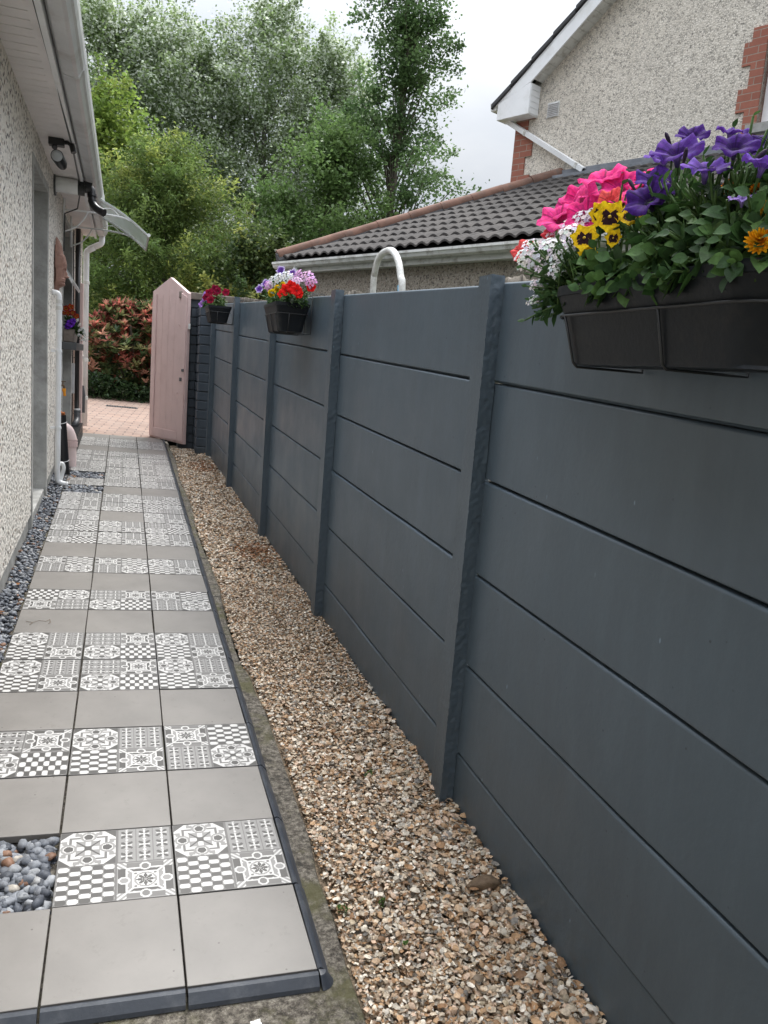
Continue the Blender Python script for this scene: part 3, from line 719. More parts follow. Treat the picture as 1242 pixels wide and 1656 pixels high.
for s0, s1 in ((.015, .13 * GWd), (.84 * GWd, GWd - .01)):
    g.prism([gp(s0, .48, 0), gp(s1, .48, 0), gp(s1, zt(s1) - .06, 0), gp(s0, zt(s0) - .06, 0)], nrm * .013)
o = g.build('stile', M['pink'], gate, bevel=.003); bpy_fix(o)
g = MB(); g.prism([gp(.135 * GWd, .48, 0), gp(.835 * GWd, .48, 0), gp(.835 * GWd, .585, 0), gp(.135 * GWd, .585, 0)], nrm * .013)
o = g.build('bottom_rail', M['pink'], gate, bevel=.003); bpy_fix(o)
g = MB(); g.prism([gp(GWd * .88, 1.17, .013), gp(GWd * .93, 1.17, .013), gp(GWd * .93, 1.21, .013), gp(GWd * .88, 1.21, .013)], nrm * .01)
g.prism([gp(GWd * .93, 1.28, .013), gp(GWd * .98, 1.28, .013), gp(GWd * .98, 1.31, .013), gp(GWd * .93, 1.31, .013)], nrm * .01)
g.build('latch', M['grey_plastic'], gate)
g = MB(); c_ = Vector(gp(GWd + .012, 1.79, -.02)); g.box(c_.x - .01, c_.x + .012, c_.y - .02, c_.y + .02, c_.z - .03, c_.z + .03); g.build('hinge', M['white_dirty'], gate)
for hz in (1.80, 1.03):
    c_ = Vector(gp(GWd * .82, hz, .014)); g = MB(); g.tube([c_, c_ + nrm * .008], .012, 10); g.build('bolt_head', M['pink'], gate)

# ============================================================ LEFT BUNGALOW
house = thing('bungalow', 'white and black pebbledashed bungalow side wall along the left of the path', 'house', (-.55, 5, gz(-.55, 5)))
XW = -.55
def wallbox(g, y0, y1, z0, z1): g.box(-.86, XW, y0, y1, z0, z1)
g = MB()
def lowtop(y): return gz(XW, y) + .085
# segments with sloping bottom edge above the plinth
def wseg(g, y0, y1, z1):
    vs = []
    for x in (-.86, XW):
        vs += [(x, y0, lowtop(y0)), (x, y1, lowtop(y1)), (x, y1, z1), (x, y0, z1)]
    g.add(vs, [(3, 2, 1, 0), (4, 5, 6, 7), (0, 1, 5, 4), (1, 2, 6, 5), (2, 3, 7, 6), (3, 0, 4, 7)])
OT1, OT2 = 2.525, 2.60
wseg(g, -3, 5.50, 2.76); wseg(g, 6.58, 8.10, 2.76); wseg(g, 9.50, 10.30, 2.76); g.box(XW + .0005, -.485, 9.97, 10.302, .45, 2.75)
g.box(-.86, XW, 5.50, 6.58, OT1 + .06, 2.76); g.box(-.86, XW, 8.10, 9.50, OT2 + .05, 2.76)
g.build('wall', M['dash'], house)
g = MB(); g.box(-8, -.861, 10.05, 10.30, .2, 2.76); g.box(-8, -7.8, -3, 10.05, -.5, 2.76); g.box(-7.8, -.861, -3, -2.8, -.5, 2.76); g.build('end_wall', M['dash'], house)
g = MB()
for y0, y1 in ((-3, 5.55), (6.50, 10.29)):
    vs = []
    for x in (-.86, XW - .016):
        vs += [(x, y0, gz(x, y0) - .15), (x, y1, gz(x, y1) - .15), (x, y1, lowtop(y1) + .003), (x, y0, lowtop(y0) + .003)]
    g.add(vs, [(3, 2, 1, 0), (4, 5, 6, 7), (0, 1, 5, 4), (1, 2, 6, 5), (2, 3, 7, 6), (3, 0, 4, 7)])
g.build('plinth', M['concrete'], house)
# smooth concrete surrounds of the two recesses
def surround(name, y0, y1, top_, depth=.17, base=.0):
    g = MB(); w_ = .055
    zb0, zb1 = gz(XW, y0) - .05, gz(XW, y1) - .05
    g.box(XW - depth, XW + .006, y0 - w_, y0, zb0, top_ + w_)
    g.box(XW - depth, XW + .006, y1, y1 + w_ + .02, zb1, top_ + w_)
    g.box(XW - depth, XW + .006, y0, y1, top_, top_ + w_)
    return g.build(name, M['concrete'], house, bevel=.004)
surround('door_surround', 5.555, 6.505, OT1); surround('window_surround', 8.155, 9.445, OT2)
dr = MB().box(-.76, -.72, 5.555, 6.505, .33, OT1).build('door', M['white'], house)
MB().box(-.719, -.716, 5.68, 6.38, 1.35, 2.3).build('pane', M['glass'], dr)
MB().tube([(-.719, 5.66, 1.33), (-.68, 5.66, 1.33), (-.68, 5.78, 1.33)], .009, 8).build('handle', M['grey_plastic'], dr)
g = MB(); g.sbox(-.76, -.56, 5.555, 6.505, -.06, .045); g.build('door_sill', M['concrete'], house, bevel=.006)
wn_ = MB().box(-.76, -.72, 8.155, 9.445, .42, OT2).build('window', M['white'], house)
MB().box(-.719, -.716, 8.25, 9.35, 1.62, 2.5).build('pane', M['glass'], wn_)
g = MB()    # top-hung sash pushed outwards
g.prism([(-.70, 8.165, 2.44), (-.70, 8.165, 2.40), (-.475, 8.165, 2.03), (-.462, 8.165, 2.055)], (0, .03, 0))
g.prism([(-.70, 9.40, 2.44), (-.70, 9.40, 2.40), (-.475, 9.40, 2.03), (-.462, 9.40, 2.055)], (0, .03, 0))
g.prism([(-.475, 8.195, 2.03), (-.462, 8.195, 2.055), (-.49, 8.195, 2.10), (-.503, 8.195, 2.075)], (0, 1.205, 0))
sash = g.build('open_sash', M['white'], house)
MB().prism([(-.70, 8.20, 2.425), (-.70, 8.20, 2.42), (-.495, 8.20, 2.083), (-.490, 8.20, 2.088)], (0, 1.19, 0)).build('pane', M['glass'], sash)
MB().box(-.72, -.425, 8.06, 9.52, 1.425, 1.495).build('window_sill', M['grey_plastic'], house, bevel=.006)
# eaves: soffit boards, fascia, box gutter
g = MB(); g.box(-.90, -.357, -3, 10.36, 2.765, 2.775)
y = -3
while y < 10.3:
    g.box(-.56, -.40, y + .004, y + .098, 2.757, 2.766); y += .10
g.box(-.399, -.358, -3, 10.36, 2.752, 2.766)
g.build('soffit', M['soffit'], house, bevel=.0)
g = MB(); g.box(-.357, -.338, -3, 10.36, 2.745, 2.93); g.box(-.361, -.334, -3, 10.36, 2.735, 2.7445); g.build('fascia', M['white'], house, bevel=.003)
sec = [(-.333, 2.90), (-.333, 2.79), (-.318, 2.768), (-.262, 2.756), (-.245, 2.762), (-.232, 2.79), (-.222, 2.80), (-.214, 2.83), (-.214, 2.90), (-.222, 2.905), (-.225, 2.86), (-.25, 2.79), (-.30, 2.785), (-.325, 2.80), (-.325, 2.90)]
g = MB(); g.prism([(x, -3, z) for x, z in sec], (0, 13.38, 0)); g.build('gutter', M['gutter'], house, auto=25)
for yj in (4.55, 8.4): g = MB(); g.prism([(x + (.003 if x > -.3 else -.0), yj, z - .003) for x, z in sec[1:9]] + [(-.26, yj, 2.82)], (0, .10, 0)); g.build('gutter_joint', M['gutter'], house)
# roof plane above, seen only from other positions; put in for its shade
g = MB(); th = math.radians(28)
for k in range(14):
    x0 = -.24 - k * .30; z0 = 2.905 + k * .30 * math.tan(th); x1 = x0 - .32; z1 = z0 + .32 * math.tan(th) - .02
    g.prism([(x0, -3.1, z0), (x1, -3.1, z1), (x1, -3.1, z1 + .02), (x0, -3.1, z0 + .02)], (0, 13.5, 0))
    g.prism([(-8.6 - x0, -3.1, z0), (-8.6 - x1, -3.1, z1), (-8.6 - x1, -3.1, z1 + .02), (-8.6 - x0, -3.1, z0 + .02)], (0, 13.5, 0))
g.build('roof', M['rooftile'], house)
# cable under the eaves
g = MB(); g.tube([(-.365, 3.0, 2.742), (-.355, 4.6, 2.741), (-.352, 6.0, 2.735), (-.365, 7.3, 2.72), (-.42, 7.9, 2.66), (-.53, 8.0, 2.62), (-.538, 8.05, 2.3)], .006, 6); g.build('cable', M['black'], house)
g = MB(); g.tube([(XW + .006, 9.62, 2.7), (XW + .008, 9.62, 1.5), (XW + .007, 9.62, .6)], .006, 6)
g.build('cable', M['black'], house)

def sweep(pts, n=8):
    """rounded path through points (Catmull-Rom)"""
    P = [Vector(p) for p in pts]; P = [P[0] * 2 - P[1]] + P + [P[-1] * 2 - P[-2]]; out = []
    for i in range(1, len(P) - 2):
        for k in range(n):
            t_ = k / n; a, b_, c_, d_ = P[i - 1:i + 3]
            out.append(.5 * ((2 * b_) + (c_ - a) * t_ + (2 * a - 5 * b_ + 4 * c_ - d_) * t_ ** 2 + (3 * b_ - a - 3 * c_ + d_) * t_ ** 3))
    out.append(P[-2]); return out
def bend(p0, p1, p2, r, n=7):
    """straight - quarter bend - straight"""
    p0, p1, p2 = map(Vector, (p0, p1, p2)); a = (p0 - p1).normalized(); b_ = (p2 - p1).normalized(); out = [p0]
    s_, e_ = p1 + a * r, p1 + b_ * r
    for k in range(n + 1):
        t_ = k / n; out.append(s_.lerp(p1, t_).lerp(p1.lerp(e_, t_), t_))
    out.append(p2); return out
# far corner downpipe
g = MB(); g.tube(bend((-.275, 10.33, 2.78), (-.275, 10.33, 2.68), (-.42, 10.33, 2.60), .03) , .033, 12)
g.tube(bend((-.36, 10.33, 2.625), (-.445, 10.33, 2.575), (-.440, 10.33, .53), .03), .034, 12)
g.build('downpipe', M['white'], house, smooth=True)
g = MB()
for z in (2.2, 1.3, .85): g.tube([(-.442, 10.33, z), (-.442, 10.33, z + .035)], .039, 12)
g.build('pipe_clip', M['white_dirty'], house)
g = MB(); g.tube([(-.462, 10.15, 1.02), (-.462, 10.15, .90)], [.02, .04], 12); g.tube([(-.462, 10.15, .90), (-.462, 10.15, .70)], .036, 12); g.build('hose_holder', M['grey_plastic'], house)
# black soil pipe with grey socket by the far door post
g = MB(); g.tube([(-.500, 9.62, 2.72), (-.497, 9.62, 1.6), (-.492, 9.62, .78)], .026, 12); g.build('soil_pipe', M['black'], house, smooth=True)
g = MB(); g.tube(bend((-.487, 9.60, .76), (-.485, 9.58, .66), (-.50, 9.40, .60), .05), [.034] * 10, 12)
g.tube([(-.487, 9.6, .735), (-.487, 9.6, .765)], .038, 12); g.build('pipe_socket', M['grey_plastic'], house, smooth=True)
g = MB(); g.tube([(-.487, 9.6, .766), (-.488, 9.6, .782)], .034, 12); g.build('pipe_collar', M['white'], house)
# conduit box low on the wall
MB().box(XW, XW + .035, 9.53, 9.58, .95, 1.28).build('meter_box', M['gutter'], house, bevel=.004)

# pink gate post against the wall
pg_ = MB(); pg_.box(-.535, -.452, 9.86, 9.93, gz(-.5, 9.9) - .02, 2.17)
o = pg_.build('gate_post', M['pink'], None, bevel=.005); tag(o, 'slim pink wooden gate post fixed to the far end of the house wall', 'gate post')
o2 = MB().tube([(-.452, 9.9, 1.36), (-.440, 9.9, 1.36)], .018, 10).build('strike_plate', M['white_dirty'], o)

# ribbed dark step
st = thing('ribbed_step', 'dark grey ribbed plastic step against the wall below the window', 'step', (-.5, 9.1, gz(-.5, 9.1)))
g = MB(); ys_ = 8.45
g.sbox(-.545, -.438, 8.45, 9.78, -.02, .135); g.build('step_body', M['grey_plastic'], st, bevel=.004)
g = MB(); yy = 8.47
while yy < 9.76: g.sbox(-.540, -.432, yy, yy + .018, .0, .143); yy += .036
g.build('ribs', M['black'], st)

# white waste pipe
wp = thing('waste_pipe', 'thin white plastic waste pipe clipped to the pebbledash left of the black tube', 'pipe', (-.50, 6.94, .34))
g = MB(); path = bend((XW, 6.94, 1.86), (-.495, 6.94, 1.86), (-.495, 6.94, 1.6), .035) + bend((-.495, 6.94, .7), (-.497, 6.94, .355), (-.425, 6.94, .335), .03)
g.tube(path, .0215, 14); g.build('pipe', M['white'], wp, smooth=True)
g = MB()
for z in (1.73, 1.78): g.tube([(-.495, 6.94, z), (-.495, 6.94, z + .028)], .0255, 12)
g.build('coupling', M['white_dirty'], wp)
for z in (1.40, .79):
    g = MB(); g.tube([(-.495, 6.94, z), (-.495, 6.94, z + .018)], .0262, 12); g.box(XW, -.515, 6.93, 6.95, z, z + .018); g.build('clip', M['white'], wp)
g = MB(); g.tube(sweep([(-.488, 6.98, .50), (-.462, 6.98, .50), (-.452, 6.98, .46), (-.468, 6.98, .40), (-.478, 6.97, .36)], 5), .0165, 12); g.tube([(-.432, 6.94, .337), (-.418, 6.94, .333)], .026, 12)
g.build('branch', M['white'], wp, smooth=True)

# tall black tube with orange contents
bt = thing('black_tube_pot', 'tall black tubular pot with orange fibre on top, strapped with wire', 'pot', (-.50, 7.40, gz(-.5, 7.4)))
g = MB(); g.tube([(-.468, 7.40, gz(-.5, 7.4) - .01), (-.505, 7.42, .865)], .040, 24); g.build('tube', M['black'], bt, smooth=True, auto=40)
g = MB()
for i in range(26):
    a = R.uniform(0, 2 * PI); r_ = R.uniform(0, .034); c_ = Vector((-.505 + r_ * math.cos(a), 7.42 + r_ * math.sin(a), .862 + R.uniform(0, .02)))
    g.tube([c_, c_ + Vector((R.uniform(-.02, .02), R.uniform(-.02, .02), R.uniform(.002, .02)))], R.uniform(.005, .010), 6)
g.build('fibre', M['rust'], bt)
for z in (.80, .47):
    tt = (z - .347) / .518; cx = -.468 - .037 * tt; cy = 7.40 + .02 * tt
    MB().tube([(cx + .0425 * math.cos(a), cy + .0425 * math.sin(a), z + .012 * math.sin(a + 1)) for a in [k * PI / 12 for k in range(25)]], .003, 6, cap=False).build('wire_band', M['gutter'], bt)

# pink elbow pipe
pp = thing('pink_elbow_pipe', 'pale pink painted fat drain pipe with elbow turning into the wall', 'pipe', (-.44, 7.78, gz(-.44, 7.78)))
g = MB(); g.tube([(-.441, 7.78, .33), (-.441, 7.78, .565)], .046, 20); g.build('pipe', M['pale_pink'], pp, smooth=True, auto=40)
g = MB(); g.tube(sweep([(-.441, 7.78, .57), (-.443, 7.78, .63), (-.470, 7.78, .70), (-.520, 7.78, .735), (-.56, 7.78, .745)], 5), .049, 20); g.build('elbow', M['pale_pink'], pp, smooth=True, auto=60)
g = MB(); g.tube([(-.441, 7.78, .555), (-.441, 7.78, .60)], .055, 20); g.tube([(-.441, 7.78, .61), (-.441, 7.78, .625)], .053, 20); g.build('collar', M['pink'], pp, auto=40)

# tap with orange hose connector
tp = thing('garden_tap', 'small wall tap with a bright orange hose connector', 'tap', (-.54, 7.9, 1.06))
g = MB(); g.tube(bend((XW, 7.9, 1.10), (-.515, 7.9, 1.10), (-.515, 7.9, 1.075), .012), .009, 8); g.tube([(-.525, 7.9, 1.10), (-.525, 7.9, 1.135)], .005, 8); g.box(-.55, -.50, 7.895, 7.905, 1.132, 1.14); g.build('tap_body', M['stone'], tp)
g = MB(); g.tube([(-.515, 7.9, 1.074), (-.515, 7.9, 1.045)], .017, 12); g.tube([(-.513, 7.9, 1.045), (-.508, 7.9, 1.005)], .012, 12); g.build('hose_connector', M['orange'], tp, auto=40)

# face ornament: generic serene head in relief, high pointed curls
bd = thing('wall_mask', 'brown terracotta face ornament with beaded hair hung above the white pipe', 'wall ornament', (-.54, 7.2, 2.1))
nu, nv = 30, 90; vs = []; fs = []
for j in range(nv + 1):
    t_ = j / nv; z = 1.895 + .415 * t_
    wdt = .078 * (.55 + .45 * min(1, t_ / .14)) * (1.0 if t_ < .62 else max(.14, 1 - ((t_ - .62) / .38) ** 1.6 * .88))
    PT = [(0, .030), (.05, .036), (.075, .052), (.10, .078), (.135, .080), (.155, .070), (.17, .080), (.185, .082), (.195, .074), (.207, .083), (.222, .082), (.24, .074), (.36, .078), (.42, .090), (.50, .088), (.58, .082), (.66, .073), (.70, .058), (.78, .052), (.86, .045), (.93, .030), (1, .010)]
    for (a_, da), (b_, db) in zip(PT, PT[1:]):
        if t_ <= b_: d = da + (db - da) * (t_ - a_) / (b_ - a_); break
    for i in range(nu + 1):
        u = -1 + 2 * i / nu; dep = d * math.sqrt(max(0, 1 - u * u)) ** .7
        def G_(u0, t0, su, st_): return math.exp(-((u - u0) / su) ** 2 - ((t_ - t0) / st_) ** 2)
        dep += .030 * G_(0, .265, .16, .022) + .022 * G_(0, .32, .13, .06) - .012 * G_(.36, .385, .2, .03) - .012 * G_(-.36, .385, .2, .03) + .008 * G_(.36, .37, .16, .016) + .008 * G_(-.36, .37, .16, .016)
        if t_ > .48: dep += .006 * abs(math.sin(u * 12 + (int(t_ * 34) % 2) * 1.57)) * abs(math.sin(t_ * 34 * PI))
        if abs(abs(u) - .93) < .08 and .15 < t_ < .42: dep += .012
        vs.append((XW + .006 + dep * .95, 7.2 - u * wdt, z))
for j in range(nv):
    for i in range(nu): a = j * (nu + 1) + i; fs.append((a, a + 1, a + nu + 2, a + nu + 1))
g = MB(); g.add(vs, fs); bk = len(g.v)
o = g.build('face', M['terracotta'], bd, smooth=True); bpy_fix(o)
g = MB(); g.tube([(XW + .001, 7.2, 1.90), (XW + .001, 7.2, 2.0), (XW + .001, 7.2, 2.25)], [.03, .05, .02], 10); g.build('backing', M['terracotta'], bd)

# security lamp under the eaves
lp = thing('security_lamp', 'black security floodlight with round white lens under the eaves', 'lamp', (-.45, 5.85, 2.75))
g = MB(); g.box(-.490, -.395, 5.83, 5.90, 2.712, 2.756); g.tube([(-.455, 5.86, 2.715), (-.452, 5.84, 2.695)], .018, 10); g.tube(sweep([(-.41, 5.86, 2.735), (-.375, 5.85, 2.738), (-.352, 5.85, 2.725)], 4), .013, 10); g.build('bracket', M['black'], lp, bevel=.008)
g = MB(); ax = Vector((.0, -.86, -.12)).normalized(); c_ = Vector((-.425, 5.91, 2.632)); c_ = Vector((-.440, 5.88, 2.655)); bk_ = Vector((-.415, 5.93, 2.62)); g.tube([bk_ + Vector((.004, .03, -.008)), bk_, c_, c_ + ax * .012], [.026, .034, .040, .038], 24); g.build('lamp_head', M['black'], lp, auto=40, smooth=True)
g = MB(); g.tube([c_ + ax * .010, c_ + ax * .018, c_ + ax * .021], [.035, .033, .014], 24); g.build('lens', M['lens'], lp, smooth=True)
g = MB(); ax2 = Vector((.25, -.2, -.9)).normalized(); c2 = Vector((-.352, 5.84, 2.735)); g.tube([c2, c2 + ax2 * .06], .018, 12); g.build('sensor', M['black'], lp, auto=40)

# boiler flue
fl = thing('boiler_flue', 'white flue pipe with black angled outlet sticking out below the soffit', 'flue', (-.55, 7.1, 2.70))
g = MB(); g.tube([(XW + .012, 7.1, 2.700), (-.368, 7.1, 2.695)], .058, 28); g.build('flue_pipe', M['white'], fl, smooth=True, auto=40)
g = MB(); g.tube([(XW, 7.1, 2.70), (XW + .014, 7.1, 2.70)], .088, 20); g.build('wall_collar', M['grey_plastic'], fl, auto=40)
g = MB(); g.tube([(-.375, 7.1, 2.695), (-.325, 7.1, 2.695)], .059, 24); g.tube([(-.345, 7.1, 2.71), (-.275, 7.1, 2.70)], .044, 20)
g.tube(sweep([(-.30, 7.1, 2.705), (-.275, 7.1, 2.690), (-.270, 7.09, 2.65), (-.268, 7.08, 2.605), (-.25, 7.06, 2.565), (-.215, 7.03, 2.535), (-.175, 7.0, 2.515)], 4), .030, 20)
g.tube([(-.270, 7.09, 2.655), (-.269, 7.085, 2.635)], .036, 20); g.tube([(-.267, 7.08, 2.61), (-.265, 7.078, 2.597)], .034, 20)
g.build('outlet_elbow', M['black'], fl, smooth=True, auto=45)

# door canopy
cn = thing('door_canopy', 'curved clear plastic canopy on white brackets over the far window', 'canopy', (-.55, 8.6, 2.7))
def cz(x): u = (x + .53) / .72; return 2.845 - .02 * u - .30 * u * u
pts = [(-.53 + .72 * i / 16) for i in range(17)]
g = MB(); ya, yb = 8.02, 9.12
vs = [(x, y, cz(x) + dz) for y in (ya, yb) for dz in (0, .004) for x in pts]; n = 17
fs = []
for i in range(n - 1):
    fs += [(i, i + 1, 2 * n + i + 1, 2 * n + i), (n + i, 3 * n + i, 3 * n + i + 1, n + i + 1), (i, n + i, n + i + 1, i + 1), (2 * n + i, 2 * n + i + 1, 3 * n + i + 1, 3 * n + i)]
fs.append((n - 1, 2 * n - 1, 4 * n - 1, 3 * n - 1)); g.add(vs, fs); o = g.build('sheet', M['sheet'], cn); bpy_fix(o)
for yy in (8.04, 9.08):
    g = MB(); g.tube([(x, yy, cz(x) - .006) for x in pts], .009, 8); g.tube([(-.54, yy, 2.86), (-.54, yy, 2.46)], .012, 8)
    g.tube(sweep([(-.54, yy, 2.66), (-.40, yy, 2.665), (-.20, yy, 2.665), (-.04, yy, 2.655), (.03, yy, 2.635)], 4), .009, 8)
    g.tube(sweep([(-.54, yy, 2.47), (-.44, yy, 2.52), (-.37, yy, 2.60), (-.34, yy, 2.66)], 4), .007, 8)
    g.tube(sweep([(-.27, yy, 2.665), (-.20, yy, 2.71), (-.13, yy, 2.715), (-.07, yy, 2.665)], 4), .005, 8)
    g.build('bracket', M['white'], cn, smooth=True)
g = MB(); g.box(.186, .200, ya - .01, yb + .01, cz(.19) - .012, cz(.19) + .014); g.build('front_bar', M['gutter'], cn, bevel=.003)
g = MB(); g.tube([(.193, ya - .012, cz(.19)), (.193, ya - .03, cz(.19) - .002)], .016, 10); g.build('end_cap', M['white'], cn)

# ============================================================ NEIGHBOUR HOUSES (frame: s along e1, d towards their side, z up)
E1 = Vector((-.4043, .9146, 0)); NN = Vector((.9146, .4043, 0))
def hp(s_, d, z): p = E1 * s_ + NN * d; return (p.x, p.y, z)
def hbox(g, s0, s1, d0, d1, z0, z1):
    vs = [hp(s_, d, z) for z in (z0, z1) for d in (d0, d1) for s_ in (s0, s1)]
    g.add(vs, [(0, 1, 3, 2), (4, 6, 7, 5), (0, 4, 5, 1), (2, 3, 7, 6), (0, 2, 6, 4), (1, 5, 7, 3)]); return g
def locframe(name, label, cat, s_, d, z):
    o = thing(name, label, cat, hp(s_, d, z)); o.rotation_euler = (0, 0, math.atan2(-NN.x, NN.y) ); return o
# use rotated empties so that the brick texture runs along the wall
def rot_build(g, name, m, parent, **k):
    """build with object axes turned to the wall direction"""
    o = g.build(name, m, None, **k); me = o.data
    ang = math.atan2(E1.y, E1.x); Rm = Matrix.Rotation(ang, 4, 'Z'); me.transform(Rm.inverted()); o.matrix_basis = Rm
    if parent is not None: o.parent = parent; o.matrix_parent_inverse = wmat(parent).inverted()
    return o
ext = thing('single_storey_extension', 'tan pebbledashed extension with a dark pantile hipped roof beyond the fence', 'house', hp(6, 5.5, .2))
D0, DG = 5.50, 8.50
g = MB(); hbox(g, -3.0, 7.86, D0, DG - .01, 0, 2.60); rot_build(g, 'wall', M['dash_tan'], ext)
g = MB(); hbox(g, -3.0, 7.95, D0 - .10, D0 - .002, 2.485, 2.505); hbox(g, -3.0, 7.96, D0 - .12, D0 - .10, 2.48, 2.62); hbox(g, 7.94, 7.96, D0 - .1, DG, 2.48, 2.62); rot_build(g, 'fascia', M['white_dirty'], ext, bevel=.003)
g = MB(); sec = [(-.02, 2.615), (-.02, 2.555), (-.035, 2.53), (-.075, 2.525), (-.105, 2.54), (-.118, 2.57), (-.128, 2.575), (-.128, 2.598), (-.112, 2.598), (-.108, 2.56), (-.08, 2.54), (-.045, 2.545), (-.032, 2.57), (-.032, 2.615)]
g.prism([hp(-3, D0 - .10 + dd, z) for dd, z in sec], E1 * 11.0); o = rot_build(g, 'gutter', M['white_dirty'], ext, auto=25); bpy_fix(o)
g = MB(); g.prism([hp(7.55, D0 - .098 + dd * 1.05, z - .004) for dd, z in sec[1:8]] + [hp(7.55, D0 - .16, 2.60)], E1 * .07); o = rot_build(g, 'gutter_joint', M['white_dirty'], ext); bpy_fix(o)
g = MB(); g.tube(bend(hp(7.60, D0 - .17, 2.53), hp(7.60, D0 - .14, 2.40), hp(7.60, D0 - .04, 0.3), .05), .033, 12); rot_build(g, 'downpipe', M['white'], ext, smooth=True)
# pantile roof: wavy sheet per course
ZE, ZT = 2.635, 4.02; DE, DT = D0 - .15, DG; SL = (ZT - ZE) / (DT - DE); SE, STP = 7.96, 6.55
ncourse = 11; g = MB(); per = .15
for c_ in range(ncourse):
    d0 = DE + (DT - DE) * c_ / ncourse; d1 = DE + (DT - DE) * (c_ + 1) / ncourse + .02
    smax0 = SE + (STP - SE) * (d0 - DE) / (DT - DE); smax1 = smax0
    ns = int((smax0 + 3) / per * 8); base = len(g.v); vs = []
    for k in range(ns + 1):
        s_ = smax0 - k * per / 8; ph = ((s_ / per) % 1.0); wv = .030 * (abs(math.sin(PI * ph)) ** 1.3) 
        for dd, lift, th_ in ((d0, .032, 1), (d0 + .001, .050, 1), ((d0 + d1) / 2, .040, 1), (d1, .024, 1)):
            z = ZE + SL * (dd - DE) + wv + (lift - .03)
            if dd == d0: z -= .0
            vs.append(hp(s_ + R.uniform(-.001, .001), dd, z))
    fs = []
    for k in range(ns):
        for q_ in range(3): a = k * 4 + q_; fs.append((a, a + 1, a + 5, a + 4))
    g.add(vs, fs)
rot_build(g, 'roof', M['rooftile'], ext, smooth=True, auto=45)
g = MB(); g.add([hp(-3, DE + .01, ZE - .03), hp(SE, DE + .01, ZE - .03), hp(STP, DT, ZT - .03), hp(-3, DT, ZT - .03)], [(0, 1, 2, 3)])
g.add([hp(SE, DE + .01, ZE - .025), hp(STP, DT, ZT - .025), hp(SE, DT, ZE - .025)], [(0, 2, 1)]); rot_build(g, 'roof_underlay', M['slate'], ext)
g = MB(); A_ = Vector(hp(SE + .02, DE - .01, ZE + .03)); B_ = Vector(hp(STP - .02, DT, ZT + .05)); n = 9
for i in range(n):
    a = A_.lerp(B_, i / n); b_ = A_.lerp(B_, (i + 1) / n + .006); g.tube([a + Vector((0, 0, R.uniform(-.006, .006))), b_ + Vector((0, 0, R.uniform(-.004, .01)))], [.078, .070], 14)
rot_build(g, 'ridge_tiles', M['ridge'], ext, auto=40, smooth=True)
g = MB(); g.tube([A_ - Vector((0, 0, .045)), B_ - Vector((0, 0, .05))], .085, 8); rot_build(g, 'ridge_mortar', M['slate'], ext)
g = MB(); hbox(g, -3, 6.60, DG - .030, DG - .006, ZT - .02, ZT + .085); hbox(g, -3, 6.60, DG - .16, DG - .03, ZT - .045, ZT - .002)
for k in range(12): hbox(g, -3 + k * .8, -2.2 + k * .8 + .02, DG - .036, DG - .030, ZT - .02, ZT + .07 + .012 * (k % 2))
rot_build(g, 'lead_flashing', M['lead'], ext, bevel=.002)

# two-storey house
big = thing('two_storey_house', 'cream pebbledashed two storey gable house with red brick quoins', 'house', hp(4, 9, .3))
ZB = 4.86   # eaves box bottom
g = MB()
pitch = (5.94 - 5.04) / (7.53 - 6.30); SR = 1.6; ZR = 5.04 + pitch * (7.53 - SR)
zw = lambda s_: 5.04 + pitch * (7.53 - abs(s_ - SR) - SR) - .12
poly = [hp(7.31, DG, .2), hp(7.31, DG, zw(7.31)), hp(SR, DG, zw(SR)), hp(2 * SR - 7.31, DG, zw(7.31)), hp(2 * SR - 7.31, DG, .2)]
# gable with window opening: build from pieces
W0, W1, WZ0, WZ1 = 2.9, 4.11, 4.25, 5.07
def gpiece(pts): g.prism([hp(a, DG, b_) for a, b_ in pts], NN * .28)
gpiece([(7.31, .2), (7.31, zw(7.31)), (W1, zw(W1)), (W1, .2)])
gpiece([(W1, WZ1), (W1, zw(W1)), (W0, zw(W0)), (W0, WZ1)]); gpiece([(W1, .2), (W1, WZ0), (W0, WZ0), (W0, .2)])
gpiece([(W0, .2), (W0, zw(W0)), (SR, zw(SR)), (2 * SR - 7.31, zw(7.31)), (2 * SR - 7.31, .2)])
o = rot_build(g, 'gable_wall', M['dash_cream'], big); bpy_fix(o)
g = MB(); hbox(g, 7.05, 7.31, DG + .28, DG + 8, .2, 5.0); hbox(g, 2 * SR - 7.31, 2 * SR - 7.05, DG + .28, DG + 8, .2, 5.0); rot_build(g, 'side_wall', M['dash_cream'], big)
g = MB(); z = .3; k = 0
while z < 4.95:
    hgt = .225; wq = .20 if k % 2 else .30
    hbox(g, 7.313 - wq, 7.313, DG - .018, DG + .22, z, z + hgt - .0005); z += hgt; k += 1
rot_build(g, 'corner_quoins', M['brick'], big)
g = MB(); z = WZ0 - .3; k = 0
while z < 5.0:
    wq = .14 if k % 2 else .235
    hbox(g, W1, W1 + wq, DG - .018, DG + .1, z, z + .2246); z += .225; k += 1
hbox(g, W0 - .1, W1 + .16, DG - .018, DG + .05, z, z + .13)
rot_build(g, 'window_quoins', M['brick'], big)
wf = MB(); hbox(wf, W0, W1 - .001, DG + .10, DG + .16, WZ0, WZ1); wfo = rot_build(wf, 'window', M['white'], big)
g = MB(); hbox(g, W0 + .09, W1 - .09, DG + .095, DG + .099, WZ0 + .09, WZ1 - .09); rot_build(g, 'pane', M['glass'], wfo)
g = MB(); hbox(g, W0 - .1, W1 + .08, DG - .07, DG + .12, WZ0 - .09, WZ0 - .002); rot_build(g, 'window_sill', M['concrete'], big)
vt = MB(); hbox(vt, 6.65, 6.83, DG - .008, DG - .001, 4.77, 4.955); vo = rot_build(vt, 'vent', M['white_dirty'], big)
g = MB()
